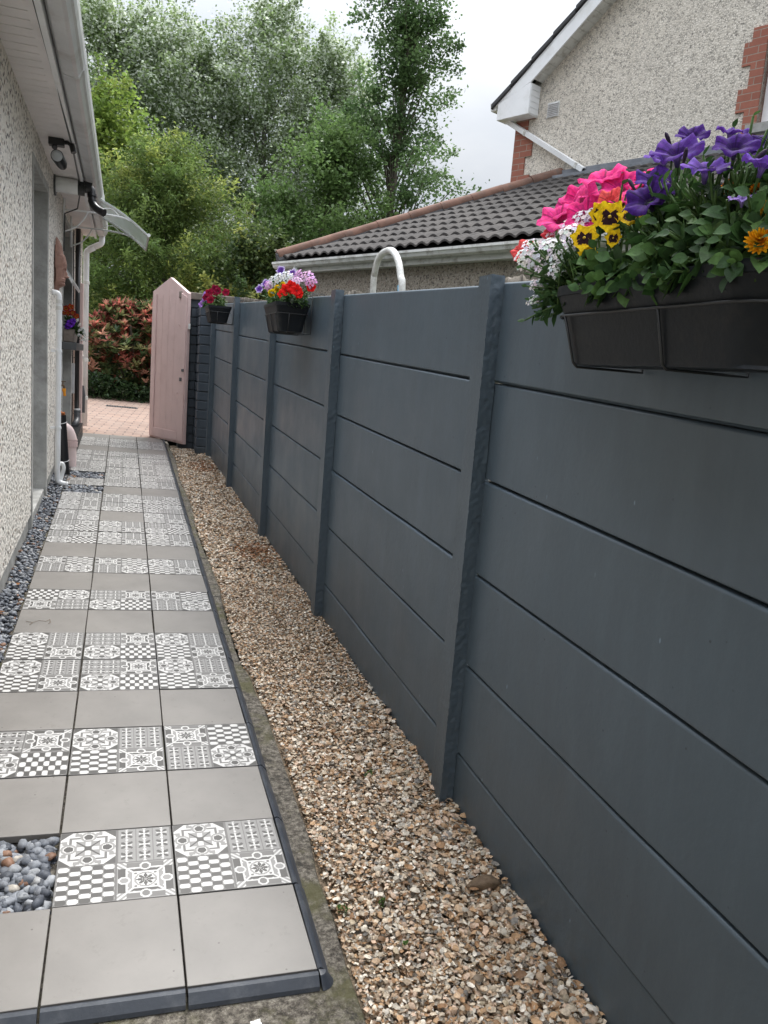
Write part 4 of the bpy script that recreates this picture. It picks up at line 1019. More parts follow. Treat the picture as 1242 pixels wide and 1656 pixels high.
for i in range(8): g.prism([hp(6.66, DG - .010, 4.785 + i * .021), hp(6.66, DG - .022, 4.778 + i * .021), hp(6.66, DG - .022, 4.783 + i * .021), hp(6.66, DG - .010, 4.795 + i * .021)], E1 * .16)
rot_build(g, 'louvres', M['gutter'], vo)
# eaves return box
g = MB(); g.prism([hp(7.50, DG - .20, 4.81), hp(6.98, DG - .20, 4.81), hp(6.98, DG - .20, 5.18), hp(7.50, DG - .20, 5.035)], NN * .199); o = rot_build(g, 'eaves_box', M['white'], big, bevel=.006); bpy_fix(o)
g = MB()
for i in range(5): hbox(g, 6.972, 6.979, DG - .185, DG - .01, 4.825 + i * .07, 4.888 + i * .07)
rot_build(g, 'box_boards', M['white'], big)
def vz(s_): return 5.035 + pitch * (7.53 - s_)
g = MB(); g.prism([hp(7.53, DG - .20, vz(7.53) - .045), hp(SR, DG - .20, vz(SR) - .045), hp(SR, DG - .20, vz(SR) - .23), hp(6.985, DG - .20, vz(6.985) - .25), hp(7.53, DG - .20, 5.00)][::1], NN * .02)
o = rot_build(g, 'bargeboard', M['white'], big); bpy_fix(o)
g = MB(); q0 = 6.96
while q0 > SR + .1:
    q1 = q0 - .095; g.prism([hp(q0, DG - .179, vz(q0) - .235), hp(q1, DG - .179, vz(q1) - .235), hp(q1, DG - .179, vz(q1) - .222), hp(q0, DG - .179, vz(q0) - .222)], NN * .18); q0 = q1 - .006
o = rot_build(g, 'soffit', M['white_dirty'], big)
g = MB(); k = 0; q0 = 7.60
while q0 > SR:
    q1 = q0 - .30; lift = .022
    g.prism([hp(q0, DG - .225, vz(q0) - .045 + lift), hp(q1, DG - .225, vz(q1) - .045), hp(q1, DG - .225, vz(q1) + .02), hp(q0, DG - .225, vz(q0) + .02 + lift)], NN * .35); q0 = q1
o = rot_build(g, 'verge_tiles', M['slate'], big, bevel=.01); bpy_fix(o)
g = MB(); g.prism([hp(7.62, DG + .12, vz(7.62) - .04), hp(SR, DG + .12, vz(SR) - .04), hp(SR, DG + .12, vz(SR) + .0), hp(7.62, DG + .12, vz(7.62) + .0)], NN * 8)
g.prism([hp(2 * SR - 7.62, DG - .22, vz(7.62) - .04), hp(SR, DG - .22, vz(SR) - .04), hp(SR, DG - .22, vz(SR) + .0), hp(2 * SR - 7.62, DG - .22, vz(7.62) + .0)], NN * 8.3); o = rot_build(g, 'roof', M['rooftile'], big); bpy_fix(o)
g = MB(); g.prism([hp(7.53, DG - .19, 5.04), hp(7.53, DG - .19, 4.945), hp(7.62, DG - .19, 4.945), hp(7.64, DG - .19, 5.045)], NN * 8.0); o = rot_build(g, 'gutter', M['white_dirty'], big); bpy_fix(o)
g = MB(); a, b_ = Vector(hp(7.47, DG - .06, 4.85)), Vector(hp(6.14, DG - .06, 4.06)); g.tube([Vector(hp(7.50, DG - .06, 4.95)), a], .034, 4); g.tube([a, b_], .040, 4)
rot_build(g, 'sloping_downpipe', M['white'], big)
g = MB()
for t_ in (.28, .92): c_ = a.lerp(b_, t_); dd = (b_ - a).normalized(); g.tube([c_ - dd * .02, c_ + dd * .02], .046, 4)
rot_build(g, 'pipe_clip', M['white_dirty'], big)
g = MB(); g.tube([b_, b_ + (b_ - a).normalized() * .004], .026, 4); rot_build(g, 'pipe_opening', M['black'], big)

# white hoop behind the fence
hoop = thing('white_hoop', 'white painted metal tube hoop rising just behind the fence', 'hoop', (1.25, 3.95, .3))
pth = [(1.25, 4.16, .1), (1.25, 4.175, 1.2), (1.25, 4.185, 1.86), (1.25, 4.18, 1.95), (1.25, 4.13, 2.02), (1.25, 4.03, 2.045), (1.25, 3.90, 2.035), (1.25, 3.80, 1.98), (1.25, 3.74, 1.90), (1.25, 3.70, 1.80), (1.25, 3.66, 1.2), (1.25, 3.64, .1)]
g = MB(); g.tube(sweep(pth, 6), .017, 14); g.build('tube', M['white_dirty'], hoop, smooth=True)
g = MB(); g.tube([(1.25, 3.722, 1.855), (1.25, 3.700, 1.79), (1.25, 3.690, 1.72)], .0178, 14); g.build('blue_tape', plain('blue_tape', (.08, .35, .55), .5), hoop, smooth=True)

# ============================================================ PLANTERS
def rounded_rect(x0, x1, y0, y1, r, n=6):
    pts = []
    for cx, cy, a0 in ((x1 - r, y1 - r, 0), (x0 + r, y1 - r, PI / 2), (x0 + r, y0 + r, PI), (x1 - r, y0 + r, 1.5 * PI)):
        for k in range(n + 1): a = a0 + PI / 2 * k / n; pts.append((cx + r * math.cos(a), cy + r * math.sin(a)))
    return pts
def planter(x0, x1, y0, y1, zb, zt_, label, rad=.03, taper=.025, wirez=.62, wires=None):
    o = thing('flower_trough', label, 'planter', ((x0 + x1) / 2, (y0 + y1) / 2, zb), 'charcoal troughs hung on the fence')
    cx, cy = (x0 + x1) / 2, (y0 + y1) / 2
    def ring(off, z, rr): return [(x, y, z) for x, y in rounded_rect(x0 + off, x1 - off, y0 + off, y1 - off, rr)]
    hs_ = zt_ - zb; rs = [ring(taper, zb, rad * .8), ring(taper - .002, zb + .006, rad), ring(taper * .35, zb + hs_ * .62, rad), ring(taper * .30, zb + hs_ * .64, rad), ring(0, zt_ - .02, rad), ring(-.003, zt_ - .019, rad), ring(-.003, zt_, rad), ring(.006, zt_, rad), ring(.010, zt_ - .035, rad)]
    n = len(rs[0]); g = MB(); vs = [p for r_ in rs for p in r_]; fs = [tuple(range(n))[::-1]]
    for j in range(len(rs) - 1):
        for k in range(n): fs.append((j * n + k, j * n + (k + 1) % n, (j + 1) * n + (k + 1) % n, (j + 1) * n + k))
    g.add(vs, fs); t1 = g.build('trough', M['trough'], o, smooth=True, auto=35)
    g = MB(); g.add(ring(.011, zt_ - .03, rad), [tuple(range(n))]); g.build('soil', M['soil'], o)
    zw_ = zb + hs_ * wirez; g = MB(); rr = ring(taper * .30 - .005, zw_, rad); g.tube(rr + [rr[0]], .0028, 8, cap=False)
    L = y1 - y0; ny_ = max(2, int(round(L / .3)))
    for yy in (wires or [y0 + .06 + (L - .12) * k / ny_ for k in range(ny_ + 1)]):
        g.tube([(x0 + taper * .30 - .005, yy, zw_), (x0 + taper - .006, yy - (.012 if yy > (y0 + y1) / 2 else 0), zb + .004), (x0 + taper + .004, yy - (.012 if yy > (y0 + y1) / 2 else 0), zb - .005), (x1 - .01, yy - (.012 if yy > (y0 + y1) / 2 else 0), zb - .005), (fx(yy) - .008, yy, zb - .005), (fx(yy) - .008, yy, gz(1.03, yy) + 1.668), (fx(yy) + .06, yy, gz(1.03, yy) + 1.668), (fx(yy) + .06, yy, gz(1.03, yy) + 1.62)], .0028, 8)
    for kx in (.0,):
        g.tube([((x0 + x1) / 2 - .02, y0 + taper * .3 - .005, zw_), ((x0 + x1) / 2 - .02, y0 + taper - .006, zb + .004), ((x0 + x1) / 2 - .02, y0 + .05, zb - .005)], .0028, 8)
    g.build('wire_bracket', M['wire'], o, smooth=True)
    return o
planter(.855, 1.045, .93, 1.575, 1.484, 1.640, 'large charcoal trough nearest the camera, full of purple petunias and pansies', .085, .036, wires=(1.49, 1.185))
planter(.795, .985, 4.50, 4.93, 1.628, 1.785, 'charcoal trough on the middle of the fence with red and yellow flowers', .022, .03)
planter(.700, .900, 7.36, 7.72, 1.775, 1.915, 'farthest charcoal trough on the fence, with dark red petunias', .022, .03)

# ------------------------------------------------------------ flowers
def basis(d):
    d = Vector(d).normalized(); u = d.orthogonal().normalized(); v = d.cross(u); return u, v, d
def petunia(g, c, d, r, col, throat, edge=None, seg=45):
    u, v, d = basis(d); c = Vector(c); ph = R.uniform(0, 6.28); rough = R.uniform(.08, .16); k2 = R.randint(7, 11)
    prof = [(.09, -.75), (.13, -.5), (.20, -.28), (.42, -.12), (.70, -.02), (.90, .02), (1.0, -.04)]
    rings = []
    for q_, (rr, z) in enumerate(prof):
        ring = []
        for k in range(seg):
            a = 2 * PI * k / seg; lobe = 1 + (.09 * math.cos(5 * a + ph)) * rr; z_ = z + rough * rr * rr * math.sin(5 * a + ph + .6) + .075 * rr ** 3 * math.sin(k2 * a) + .04 * rr ** 3 * math.sin(17 * a + ph)
            ring.append(c + (u * math.cos(a) + v * math.sin(a)) * r * rr * lobe + d * r * z_)
        rings.append(ring)
    vs = [p for ring in rings for p in ring]; b0 = len(g.v); g.v += [tuple(p) for p in vs]
    for j in range(len(prof) - 1):
        for k in range(seg):
            f = (b0 + j * seg + k, b0 + j * seg + (k + 1) % seg, b0 + (j + 1) * seg + (k + 1) % seg, b0 + (j + 1) * seg + k); g.f.append(f)
            t_ = [0, .08, .42, .78, 1, 1][j]; vein = (1 - .38 * (k % 9 == 0) * (j < 5) - .14 * (k % 3 == 0)) * (1 + .12 * math.sin(5 * (2 * PI * k / seg) + ph))
            base = [throat[i] * (1 - t_) + col[i] * t_ for i in range(3)]
            if edge and j >= 4: base = edge
            if j < 2: base = [.4 * x + .03 for x in col]
            g.c.append(tuple(x * vein * R.uniform(.9, 1.08) for x in base))
    # calyx and stalk; flower edge a little uneven
    g.tube([c - d * r * .72, c - d * r * 1.15, c - d * r * 1.5 + Vector((0, 0, -r * .4))], [r * .09, r * .07, r * .04], 6, (.06, .11, .03))
def disc_petal(g, c, u, v, d, ang, r, ln, wd, cup, colf, n=6, m_=5):
    a = Vector(u) * math.cos(ang) + Vector(v) * math.sin(ang); b_ = d.cross(a); b0 = len(g.v)
    for i in range(n + 1):
        t_ = i / n; w_ = wd * math.sin(PI * min(1, .12 + t_ * .80)) ** .75
        for j in range(m_ + 1):
            s_ = -1 + 2 * j / m_; lift = cup * (t_ ** 2 * .6 - .25 * s_ * s_) + .05 * math.sin(j * 2.4 + i) * t_
            p = c + a * (t_ * ln * r * (1 - .30 * s_ * s_ * t_)) + b_ * (s_ * w_ * r) + d * (lift * r); g.v.append(tuple(p))
    for i in range(n):
        for j in range(m_):
            q_ = b0 + i * (m_ + 1) + j; g.f.append((q_, q_ + 1, q_ + m_ + 2, q_ + m_ + 1)); t_ = (i + .5) / n; s_ = abs(-1 + 2 * (j + .5) / m_); g.c.append(colf(t_, s_))
def pansy(g, c, d, r):
    c = Vector(c); d = Vector(d).normalized(); up = Vector((0, 0, 1)); v = (up - d * up.dot(d)).normalized(); u = v.cross(d)
    Y1, Y2, DK = (.80, .56, .015), (.72, .44, .01), (.025, .008, .012)
    f1 = lambda t_, s_: Y1 if t_ > .3 else Y2
    f2 = lambda t_, s_: DK if (t_ < .50 - .25 * s_ * s_ + R.uniform(-.05, .05) and s_ < .8) else (Y2 if t_ < .6 else Y1)
    for a in (60, 120): disc_petal(g, c - d * .06 * r, u, v, d, math.radians(a), r, 1.08, .60, .14, f1, 9, 7)
    for a in (8, 172): disc_petal(g, c, u, v, d, math.radians(a), r, .98, .54, .20, f2, 12, 9)
    disc_petal(g, c + d * .05 * r, u, v, d, math.radians(-90), r, 1.0, .64, .24, f2, 12, 9)
    g.tube([c + d * .06 * r, c + d * .16 * r], [.11 * r, .05 * r], 8, (.85, .62, .10))
    g.tube([c - d * .1 * r, c - d * .5 * r - Vector((0, 0, r)), c - d * .6 * r - Vector((0, 0, 2 * r))], [.05 * r, .04 * r, .05 * r], 6, (.07, .13, .035))
def marigold(g, c, d, r, col):
    c = Vector(c); u, v, d = basis(d)
    for lay in range(5):
        n = 17 - lay * 2; sc = 1 - lay * .17
        for k in range(n):
            cc = tuple(x * R.uniform(.82, 1.08) * (1 - .04 * lay) for x in col)
            disc_petal(g, c + d * (lay * .10 * r), u, v, d, 2 * PI * k / n + lay * .5 + R.uniform(-.1, .1), r, sc, .27 * (sc + .4), .25 + .22 * lay, lambda t_, s_, cc=cc: cc, 4, 3)
    g.tube([c - d * .02 * r, c - d * .6 * r - Vector((0, 0, .4 * r)), c - d * .6 * r - Vector((0, 0, 2.2 * r))], [.25 * r, .16 * r, .06 * r], 8, (.06, .10, .03))
def cluster(g, c, d, r, col, n=17):
    c = Vector(c); u, v, d = basis(d)
    for k in range(n):
        a = k * 2.4; rr = math.sqrt((k + .5) / n); rad_ = u * math.cos(a) + v * math.sin(a); dd = (d * 1.2 + rad_ * rr * .9).normalized(); p = c + rad_ * (rr * r * 1.15) + d * (r * (.45 - .35 * rr * rr) * R.uniform(.8, 1.2))
        uu, vv, dd = basis(dd); cc = tuple(x * R.uniform(.88, 1.05) for x in col)
        for q_ in range(5): disc_petal(g, p, uu, vv, dd, q_ * 2 * PI / 5 + k, r * .34, 1, .38, .1, lambda t_, s_, cc=cc: cc if t_ > .2 else (.5, .5, .2), 2, 2)
        g.tube([p, c - d * r * .3], [r * .03, r * .03], 4, (.10, .16, .05))
    g.tube([c, c - d * r * .6 - Vector((0, 0, r * .6))], [r * .06, r * .07], 5, (.07, .13, .04))
def leaf(g, c, a, up, ln, wd, col, n=5, droop=.25, fold=.18):
    """pointed oval leaf from c along a"""
    c = Vector(c); a = Vector(a).normalized(); up = Vector(up); b_ = a.cross(up)
    if b_.length < 1e-3: b_ = a.orthogonal()
    b_.normalize(); nrm_ = b_.cross(a); b0 = len(g.v)
    for i in range(n + 1):
        t_ = i / n; w_ = wd * (math.sin(PI * t_ ** .8) ** .9 if 0 < t_ < 1 else (.10 if t_ == 0 else .02))
        ctr = c + a * (ln * t_) - Vector((0, 0, 1)) * (droop * ln * t_ * t_)
        for s_ in (-1, 0, 1): g.v.append(tuple(ctr + b_ * (w_ * s_) + nrm_ * (fold * w_ * abs(s_))))
    for i in range(n):
        for j in range(2):
            q_ = b0 + i * 3 + j; g.f.append((q_, q_ + 1, q_ + 4, q_ + 3)); k = R.uniform(.85, 1.12); g.c.append(tuple(x * k for x in col))
LC = [(.036, .085, .023), (.052, .115, .031), (.027, .062, .019), (.078, .155, .040)]
def tuft(g, base, tip, nl, ln, wd, cols=LC, stem=.0022, terminal=True):
    base, tip = Vector(base), Vector(tip); mid = base.lerp(tip, .5) + Vector((R.uniform(-.01, .01), R.uniform(-.01, .01), .01)); P = sweep([base, mid, tip], 5)
    g.tube(P, stem, 5, (.07, .13, .035)); ax = (tip - mid).normalized(); u, v, _ = basis(ax)
    for k in range(nl):
        t_ = (k + 1) / nl; p = P[min(len(P) - 1, int(t_ * (len(P) - 1)))]; a = k * 2.4 + R.uniform(-.3, .3); rad = u * math.cos(a) + v * math.sin(a)
        el = .25 + .7 * t_; L_ = ln * R.uniform(.7, 1.1) * (1 - .35 * (t_ > .9)); leaf(g, p, rad + ax * el, ax, L_, wd * L_ / ln, R.choice(cols), 5, R.uniform(0, .35))
def foliage(name, root, cx, cy, cz_, n, rx, ry, rz, ln, wd, cols, front=(-1, -.6, .3), nl=7, zmin=None):
    g = MB()
    for k in range(n):
        a = R.uniform(0, 2 * PI); q_ = R.random() ** .5; tip = Vector((cx + rx * q_ * math.cos(a), cy + ry * q_ * math.sin(a), cz_ + rz * R.uniform(-.35, 1) * math.sqrt(max(.05, 1 - q_ * q_ * .8))))
        base = Vector((cx + (tip.x - cx) * .35, cy + (tip.y - cy) * .5, cz_ - .01))
        tuft(g, base, tip, nl, ln, wd, cols)
    return g.build('foliage', M['leaf'], root, smooth=True, col=True)

FR = Vector((-.75, -.55, .45))
def fdir(up=.5, j=.25): return Vector((-.7 + R.uniform(-j, j), -.6 + R.uniform(-j, j), up + R.uniform(-j, j)))
def stems(g, lst, zb, cy0, cy1, cx=.95):
    for (x, y, z, r_) in lst:
        by = max(cy0, min(cy1, y)); P = sweep([(cx, by, zb), (cx * .5 + x * .5, (by + y) / 2, (zb + z) / 2), (x, y, z - r_ * 1.2)], 5); g.tube(P, .0022, 5, (.07, .13, .035))
        for k in range(3):
            p = P[4 + k * 2]; a = R.uniform(0, 6.28); leaf(g, p, (math.cos(a), math.sin(a), .5), (0, 0, 1), R.uniform(.022, .036), .009, R.choice(LC), 4)
def plant(name, label, cat, lst, kind, zb, cy0, cy1, cx, group=None, **kw):
    x, y = cx, min(max(sum(p[1] for p in lst) / len(lst), cy0), cy1)
    root = thing(name, label, cat, (x, y, zb), group)
    for i, (px, py, pz, pr) in enumerate(lst):
        g = MB(); p = (px, py, pz)
        if kind == 'petunia':
            d = kw['dirs'][i % len(kw['dirs'])] if 'dirs' in kw else fdir(kw.get('up', .5)); col = kw['cols'][i % len(kw['cols'])]
            petunia(g, p, d, pr, col, kw.get('throat', tuple(x_ * .25 for x_ in col)), kw.get('edge'))
            nm = 'petunia_flower'
        elif kind == 'pansy': pansy(g, p, fdir(.15, .35), pr); nm = 'pansy_flower'
        elif kind == 'marigold': marigold(g, p, fdir(.4, .15), pr, kw['cols'][i % len(kw['cols'])]); nm = 'flower_head'
        else: cluster(g, p, fdir(.5, .3), pr, kw['cols'][i % len(kw['cols'])]); nm = 'flower_cluster'
        g.build(nm, M['petal'], root, smooth=True, col=True)
    g = MB(); stems(g, lst, zb, cy0, cy1, cx); 
    for (tx, ty, tz, n, rx, ry, rz, ln, wd) in kw.get('tufts', []):
        for k in range(n):
            a = R.uniform(0, 2 * PI); q_ = R.random() ** .5; tip = Vector((tx + rx * q_ * math.cos(a), ty + ry * q_ * math.sin(a), tz + rz * R.uniform(-.5, 1)))
            tuft(g, (cx + R.uniform(-.05, .05), min(max(ty, cy0), cy1) + R.uniform(-.05, .05), zb), tip, 8, ln, wd, kw.get('lc', LC))
    for (bx, by_, bz, dx, dy, dz) in kw.get('buds', []):
        p_ = Vector((bx, by_, bz)); d_ = Vector((dx, dy, dz)).normalized(); g.tube([p_ - d_ * .022, p_ - d_ * .012, p_, p_ + d_ * .008, p_ + d_ * .012], [.0018, .0022, .0040, .0034, .001], 8, (.035, .02, .05)); g.tube([p_ - d_ * .022, p_ - d_ * .03 - Vector((0, 0, .06))], .002, 5, (.07, .13, .035))
    g.build('foliage', M['leaf'], root, smooth=True, col=True); return root

PINK = [(0.970,1.588,1.891,0.050),(0.980,1.528,1.862,0.045),(0.950,1.698,1.847,0.053),(0.930,1.570,1.804,0.046),(0.950,1.453,1.818,0.037),(0.920,1.666,1.811,0.049),(1.000,1.493,1.868,0.032),(0.980,1.685,1.865,0.042)]
CORAL = [(0.920,1.472,1.815,0.028),(0.930,1.711,1.790,0.028),(0.930,1.851,1.761,0.031)]
WHITE = [(.875,1.60,1.735,.025),(.88,1.66,1.72,.026),(.89,1.72,1.745,.024),(.875,1.53,1.75,.024),(.90,1.77,1.735,.023),(0.900,1.714,1.720,0.026),(0.920,1.722,1.751,0.023),(0.920,1.669,1.765,0.022),(0.920,1.618,1.775,0.023),(0.930,1.575,1.792,0.023),(0.940,1.545,1.801,0.020),(0.880,1.624,1.695,0.022),(0.880,1.575,1.713,0.023),(0.890,1.545,1.733,0.020),(0.870,1.563,1.679,0.017),(0.880,1.662,1.656,0.015),(0.880,1.672,1.623,0.014),(0.970,1.699,1.823,0.021),(0.920,1.807,1.725,0.020),(0.950,1.744,1.806,0.019)]
PANSY = [(0.850,1.431,1.725,0.030),(0.860,1.366,1.756,0.032),(0.870,1.312,1.750,0.027),(0.900,1.470,1.783,0.025),(0.855,1.420,1.694,0.021),(0.860,1.345,1.715,0.018)]
PURP = [(0.930,1.286,1.870,0.039),(0.870,1.121,1.798,0.033),(0.880,1.074,1.821,0.029),(0.930,1.150,1.868,0.022),(0.880,1.007,1.780,0.026),(0.870,1.273,1.778,0.038),(0.930,1.340,1.834,0.034),(0.970,1.377,1.884,0.032),(0.990,1.329,1.916,0.026),(0.920,1.302,1.803,0.028),(0.950,1.121,1.836,0.022),(0.970,1.110,1.850,0.025)]
LILAC = [(0.860,1.019,1.731,0.020)]
MARI = [(0.860,0.968,1.662,0.023),(0.900,1.002,1.711,0.023)]
MARI2 = [(0.950,1.158,1.780,0.017),(0.930,1.070,1.759,0.014)]
ZB1 = 1.61
PURP = [(x, y, z, r * 1.14) for x, y, z, r in PURP]
GP = 'flowering plants in the nearest trough'
plant('petunia_plant', 'bright pink petunias at the left end of the nearest trough', 'petunia', PINK, 'petunia', ZB1, 1.35, 1.52, .95, GP, cols=[(.78, .035, .22), (.70, .03, .20), (.80, .06, .26)], throat=(.45, .01, .16),
      dirs=[(-.5, -.2, .9), (-.5, -.5, .7), (-.8, -.1, .7), (-.6, -.6, .5)], tufts=[(.96, 1.48, 1.80, 8, .06, .10, .05, .035, .012)])
plant('petunia_plant', 'three coral red blooms among the pink petunias', 'petunia', CORAL, 'petunia', ZB1, 1.35, 1.52, .95, GP, cols=[(.78, .10, .10), (.62, .05, .07)], throat=(.4, .02, .03))
plant('verbena_plant', 'white verbena clusters spilling over the left end of the nearest trough', 'verbena', WHITE, 'cluster', ZB1, 1.30, 1.52, .93, GP, cols=[(.86, .86, .86), (.84, .78, .83)],
      tufts=[(.865, 1.60, 1.70, 20, .03, .12, .05, .022, .007), (.90, 1.60, 1.66, 26, .05, .12, .07, .026, .008), (.885, 1.64, 1.60, 16, .03, .08, .05, .026, .008)], lc=[(.045, .10, .03), (.06, .125, .04), (.035, .08, .025)])
plant('pansy_plant', 'yellow pansies with black blotches in the nearest trough', 'pansy', PANSY, 'pansy', ZB1, 1.30, 1.50, .93, GP, tufts=[(.88, 1.44, 1.66, 10, .05, .07, .05, .040, .014)])
plant('petunia_plant', 'deep purple petunias standing tallest in the nearest trough', 'petunia', PURP, 'petunia', ZB1, .95, 1.38, .95, GP, buds=[(.96, 1.36, 1.91, -.5, .1, .8), (.92, 1.40, 1.83, -.3, .5, .8), (.90, 1.04, 1.80, .5, -.5, .7), (.90, 1.22, 1.84, -.2, -.4, .8)], cols=[(.085, .028, .23), (.12, .05, .31), (.06, .017, .17)], throat=(.010, .003, .028),
      dirs=[(-.45, -.4, .8), (-.25, -.35, .9), (-.4, -.5, .75), (-.1, -.3, .95), (.1, -.2, .95), (-.75, -.3, .6)],
      tufts=[(.93, 1.20, 1.76, 40, .07, .22, .06, .038, .012), (.86, 1.12, 1.69, 26, .03, .20, .05, .042, .015), (.842, 1.30, 1.625, 16, .012, .18, .012, .040, .015), (.84, 1.08, 1.63, 12, .012, .12, .012, .036, .014), (.92, 1.22, 1.72, 40, .08, .20, .08, .040, .013), (.95, 1.20, 1.80, 26, .06, .16, .05, .034, .010), (.87, 1.28, 1.655, 34, .03, .14, .03, .046, .018), (.87, 1.05, 1.655, 22, .03, .12, .03, .044, .017), (.96, 1.10, 1.86, 10, .05, .08, .03, .03, .010), (.90, 1.12, 1.76, 20, .05, .14, .05, .034, .011)])
plant('petunia_plant', 'single pale lilac ruffled bloom below the purple petunias', 'petunia', LILAC, 'petunia', ZB1, .95, 1.3, .95, GP, cols=[(.33, .22, .55)], throat=(.12, .06, .3), dirs=[(-.3, -.2, .9)])
plant('marigold_plant', 'two orange yellow double marigolds at the right end of the nearest trough', 'marigold', MARI, 'marigold', ZB1, .9, 1.2, .94, GP, cols=[(.85, .38, .01), (.82, .42, .015)], tufts=[(.885, .97, 1.65, 14, .03, .09, .03, .022, .004)])
plant('marigold_plant', 'small orange blooms half hidden among the purple petunias', 'marigold', MARI2, 'marigold', ZB1, .9, 1.2, .94, GP, cols=[(.80, .26, .01)])
GP2 = 'flowering plants in the middle trough'
ZB2 = 1.755
plant('petunia_plant', 'violet petunias with pale rims, left of the middle trough', 'petunia', [(0.820,5.06,1.924,0.030),(0.800,5.18,1.900,0.028),(0.900,5.02,2.01,0.029),(0.950,4.90,1.985,0.029)], 'petunia', ZB2, 4.6, 4.85, .89, GP2, cols=[(.20, .08, .48)], throat=(.03, .01, .10), edge=(.55, .45, .72), dirs=[(-.6, -.8, .3)], tufts=[(.86, 4.95, 1.86, 12, .08, .16, .07, .035, .012)])
plant('petunia_plant', 'bright red petunias in the middle trough', 'petunia', [(0.840,4.476,1.849,0.034),(0.860,4.462,1.870,0.030),(0.830,4.545,1.830,0.026),(0.880,4.40,1.845,0.031),(0.900,4.42,1.826,0.024),(0.970,4.44,1.872,0.026)], 'petunia', ZB2, 4.55, 4.85, .89, GP2, cols=[(.75, .02, .015), (.66, .012, .012)], throat=(.3, .0, .0), dirs=[(-.4, -.9, .3)], tufts=[(.90, 4.52, 1.80, 22, .08, .10, .04, .04, .016)])
plant('marigold_plant', 'small yellow marigolds in the middle trough', 'marigold', [(0.820,4.80,1.848,0.030),(0.840,4.74,1.872,0.026),(0.860,4.686,1.891,0.022)], 'marigold', ZB2, 4.6, 4.85, .89, GP2, cols=[(.80, .58, .01)], tufts=[(.83, 4.88, 1.80, 14, .05, .12, .04, .03, .009)])
plant('verbena_plant', 'white verbena clusters in the middle trough', 'verbena', [(0.850,4.95,1.935,0.028),(0.870,4.90,1.95,0.03),(0.900,4.80,1.95,0.034),(0.900,4.66,1.926,0.028),(0.84,5.04,1.92,0.022)], 'cluster', ZB2, 4.6, 4.85, .89, GP2, cols=[(.82, .80, .82)], tufts=[(.88, 4.75, 1.86, 18, .08, .15, .05, .03, .009)])
plant('verbena_plant', 'pale pink verbena clusters at the right of the middle trough', 'verbena', [(0.930,4.62,1.945,0.032),(0.960,4.50,1.93,0.036),(0.970,4.44,1.90,0.030),(0.900,4.50,1.90,0.028),(0.83,4.98,1.905,0.03)], 'cluster', ZB2, 4.6, 4.85, .89, GP2, cols=[(.72, .38, .66), (.78, .50, .74)], tufts=[(.95, 4.55, 1.84, 16, .05, .10, .05, .03, .009)])
GP3 = 'flowering plants in the farthest trough'
plant('petunia_plant', 'lilac petunias hanging left of the farthest trough', 'petunia', [(0.690,7.72,1.962,0.034),(0.680,7.84,1.945,0.032),(0.710,7.78,2.03,0.032)], 'petunia', 1.90, 7.45, 7.65, .80, GP3, cols=[(.42, .22, .62)], throat=(.1, .03, .2), dirs=[(-.5, -.8, .3)], tufts=[(.71, 7.72, 1.94, 10, .04, .08, .04, .04, .013)])
plant('petunia_plant', 'dark crimson petunias in the farthest trough', 'petunia', [(0.720,7.60,2.037,0.036),(0.760,7.50,2.07,0.036),(0.720,7.46,1.963,0.034),(0.780,7.44,2.045,0.034),(0.850,7.42,2.04,0.034),(0.700,7.70,2.0,0.030),(.76, 7.48, 2.0, .03)], 'petunia', 1.90, 7.42, 7.65, .80, GP3, cols=[(.28, .008, .035), (.20, .005, .03)], throat=(.05, .0, .01), dirs=[(-.4, -.9, .3)],
      tufts=[(.80, 7.50, 1.96, 34, .08, .12, .06, .035, .010)], lc=[(.10, .17, .05), (.13, .19, .06), (.07, .12, .035)])

# window box
wb = thing('window_box', 'weathered grey window box on the sill with red, purple and white flowers', 'planter', (-.48, 8.4, 1.5))
g = MB(); g.prism([(-.54, 8.10, 1.497), (-.455, 8.10, 1.497), (-.438, 8.10, 1.615), (-.54, 8.10, 1.615)], (0, .60, 0)); g.build('box', M['timber'], wb, bevel=.006)
MB().box(-.535, -.445, 8.12, 8.68, 1.6155, 1.618).build('soil', M['soil'], wb)
GW = 'plants in the window box'
plant('petunia_plant', 'dark red and orange blooms at the top of the window box', 'petunia', [(-.52,8.12,1.80,.030),(-.48,8.15,1.82,.028),(-.46,8.10,1.765,.028),(-.50,8.10,1.76,.026),(-.43,8.12,1.74,.026),(-.535,8.08,1.755,.02)], 'petunia', 1.615, 8.15, 8.6, -.49, GW, cols=[(.20, .012, .01), (.30, .03, .01), (.16, .01, .012)], throat=(.4, .15, .02), dirs=[(.2, -.9, .3)], tufts=[(-.48, 8.2, 1.70, 22, .05, .1, .06, .035, .012)])
plant('petunia_plant', 'two purple blooms in the window box', 'petunia', [(-.478,8.08,1.665,.036),(-.50,8.09,1.64,.028),(-.455,8.09,1.69,.026)], 'petunia', 1.615, 8.15, 8.6, -.49, GW, cols=[(.14, .03, .42)], throat=(.03, .0, .1), dirs=[(.1, -.95, .2)])
plant('alyssum_plant', 'white trailing flowers hanging over the end of the window box', 'alyssum', [(-.42,8.1,1.70,.018),(-.40,8.1,1.66,.018),(-.375,8.1,1.63,.018),(-.36,8.1,1.60,.018),(-.40,8.1,1.61,.016),(-.345,8.1,1.57,.017),(-.385,8.1,1.56,.016),(-.36,8.1,1.535,.015),(-.34,8.1,1.53,.014),(-.405,8.1,1.57,.014),(-.38,8.1,1.52,.013)], 'cluster', 1.615, 8.15, 8.5, -.47, GW, cols=[(.85, .86, .85)], tufts=[(-.39, 8.14, 1.58, 18, .04, .06, .05, .025, .008)], lc=[(.03, .06, .02), (.04, .08, .025)])

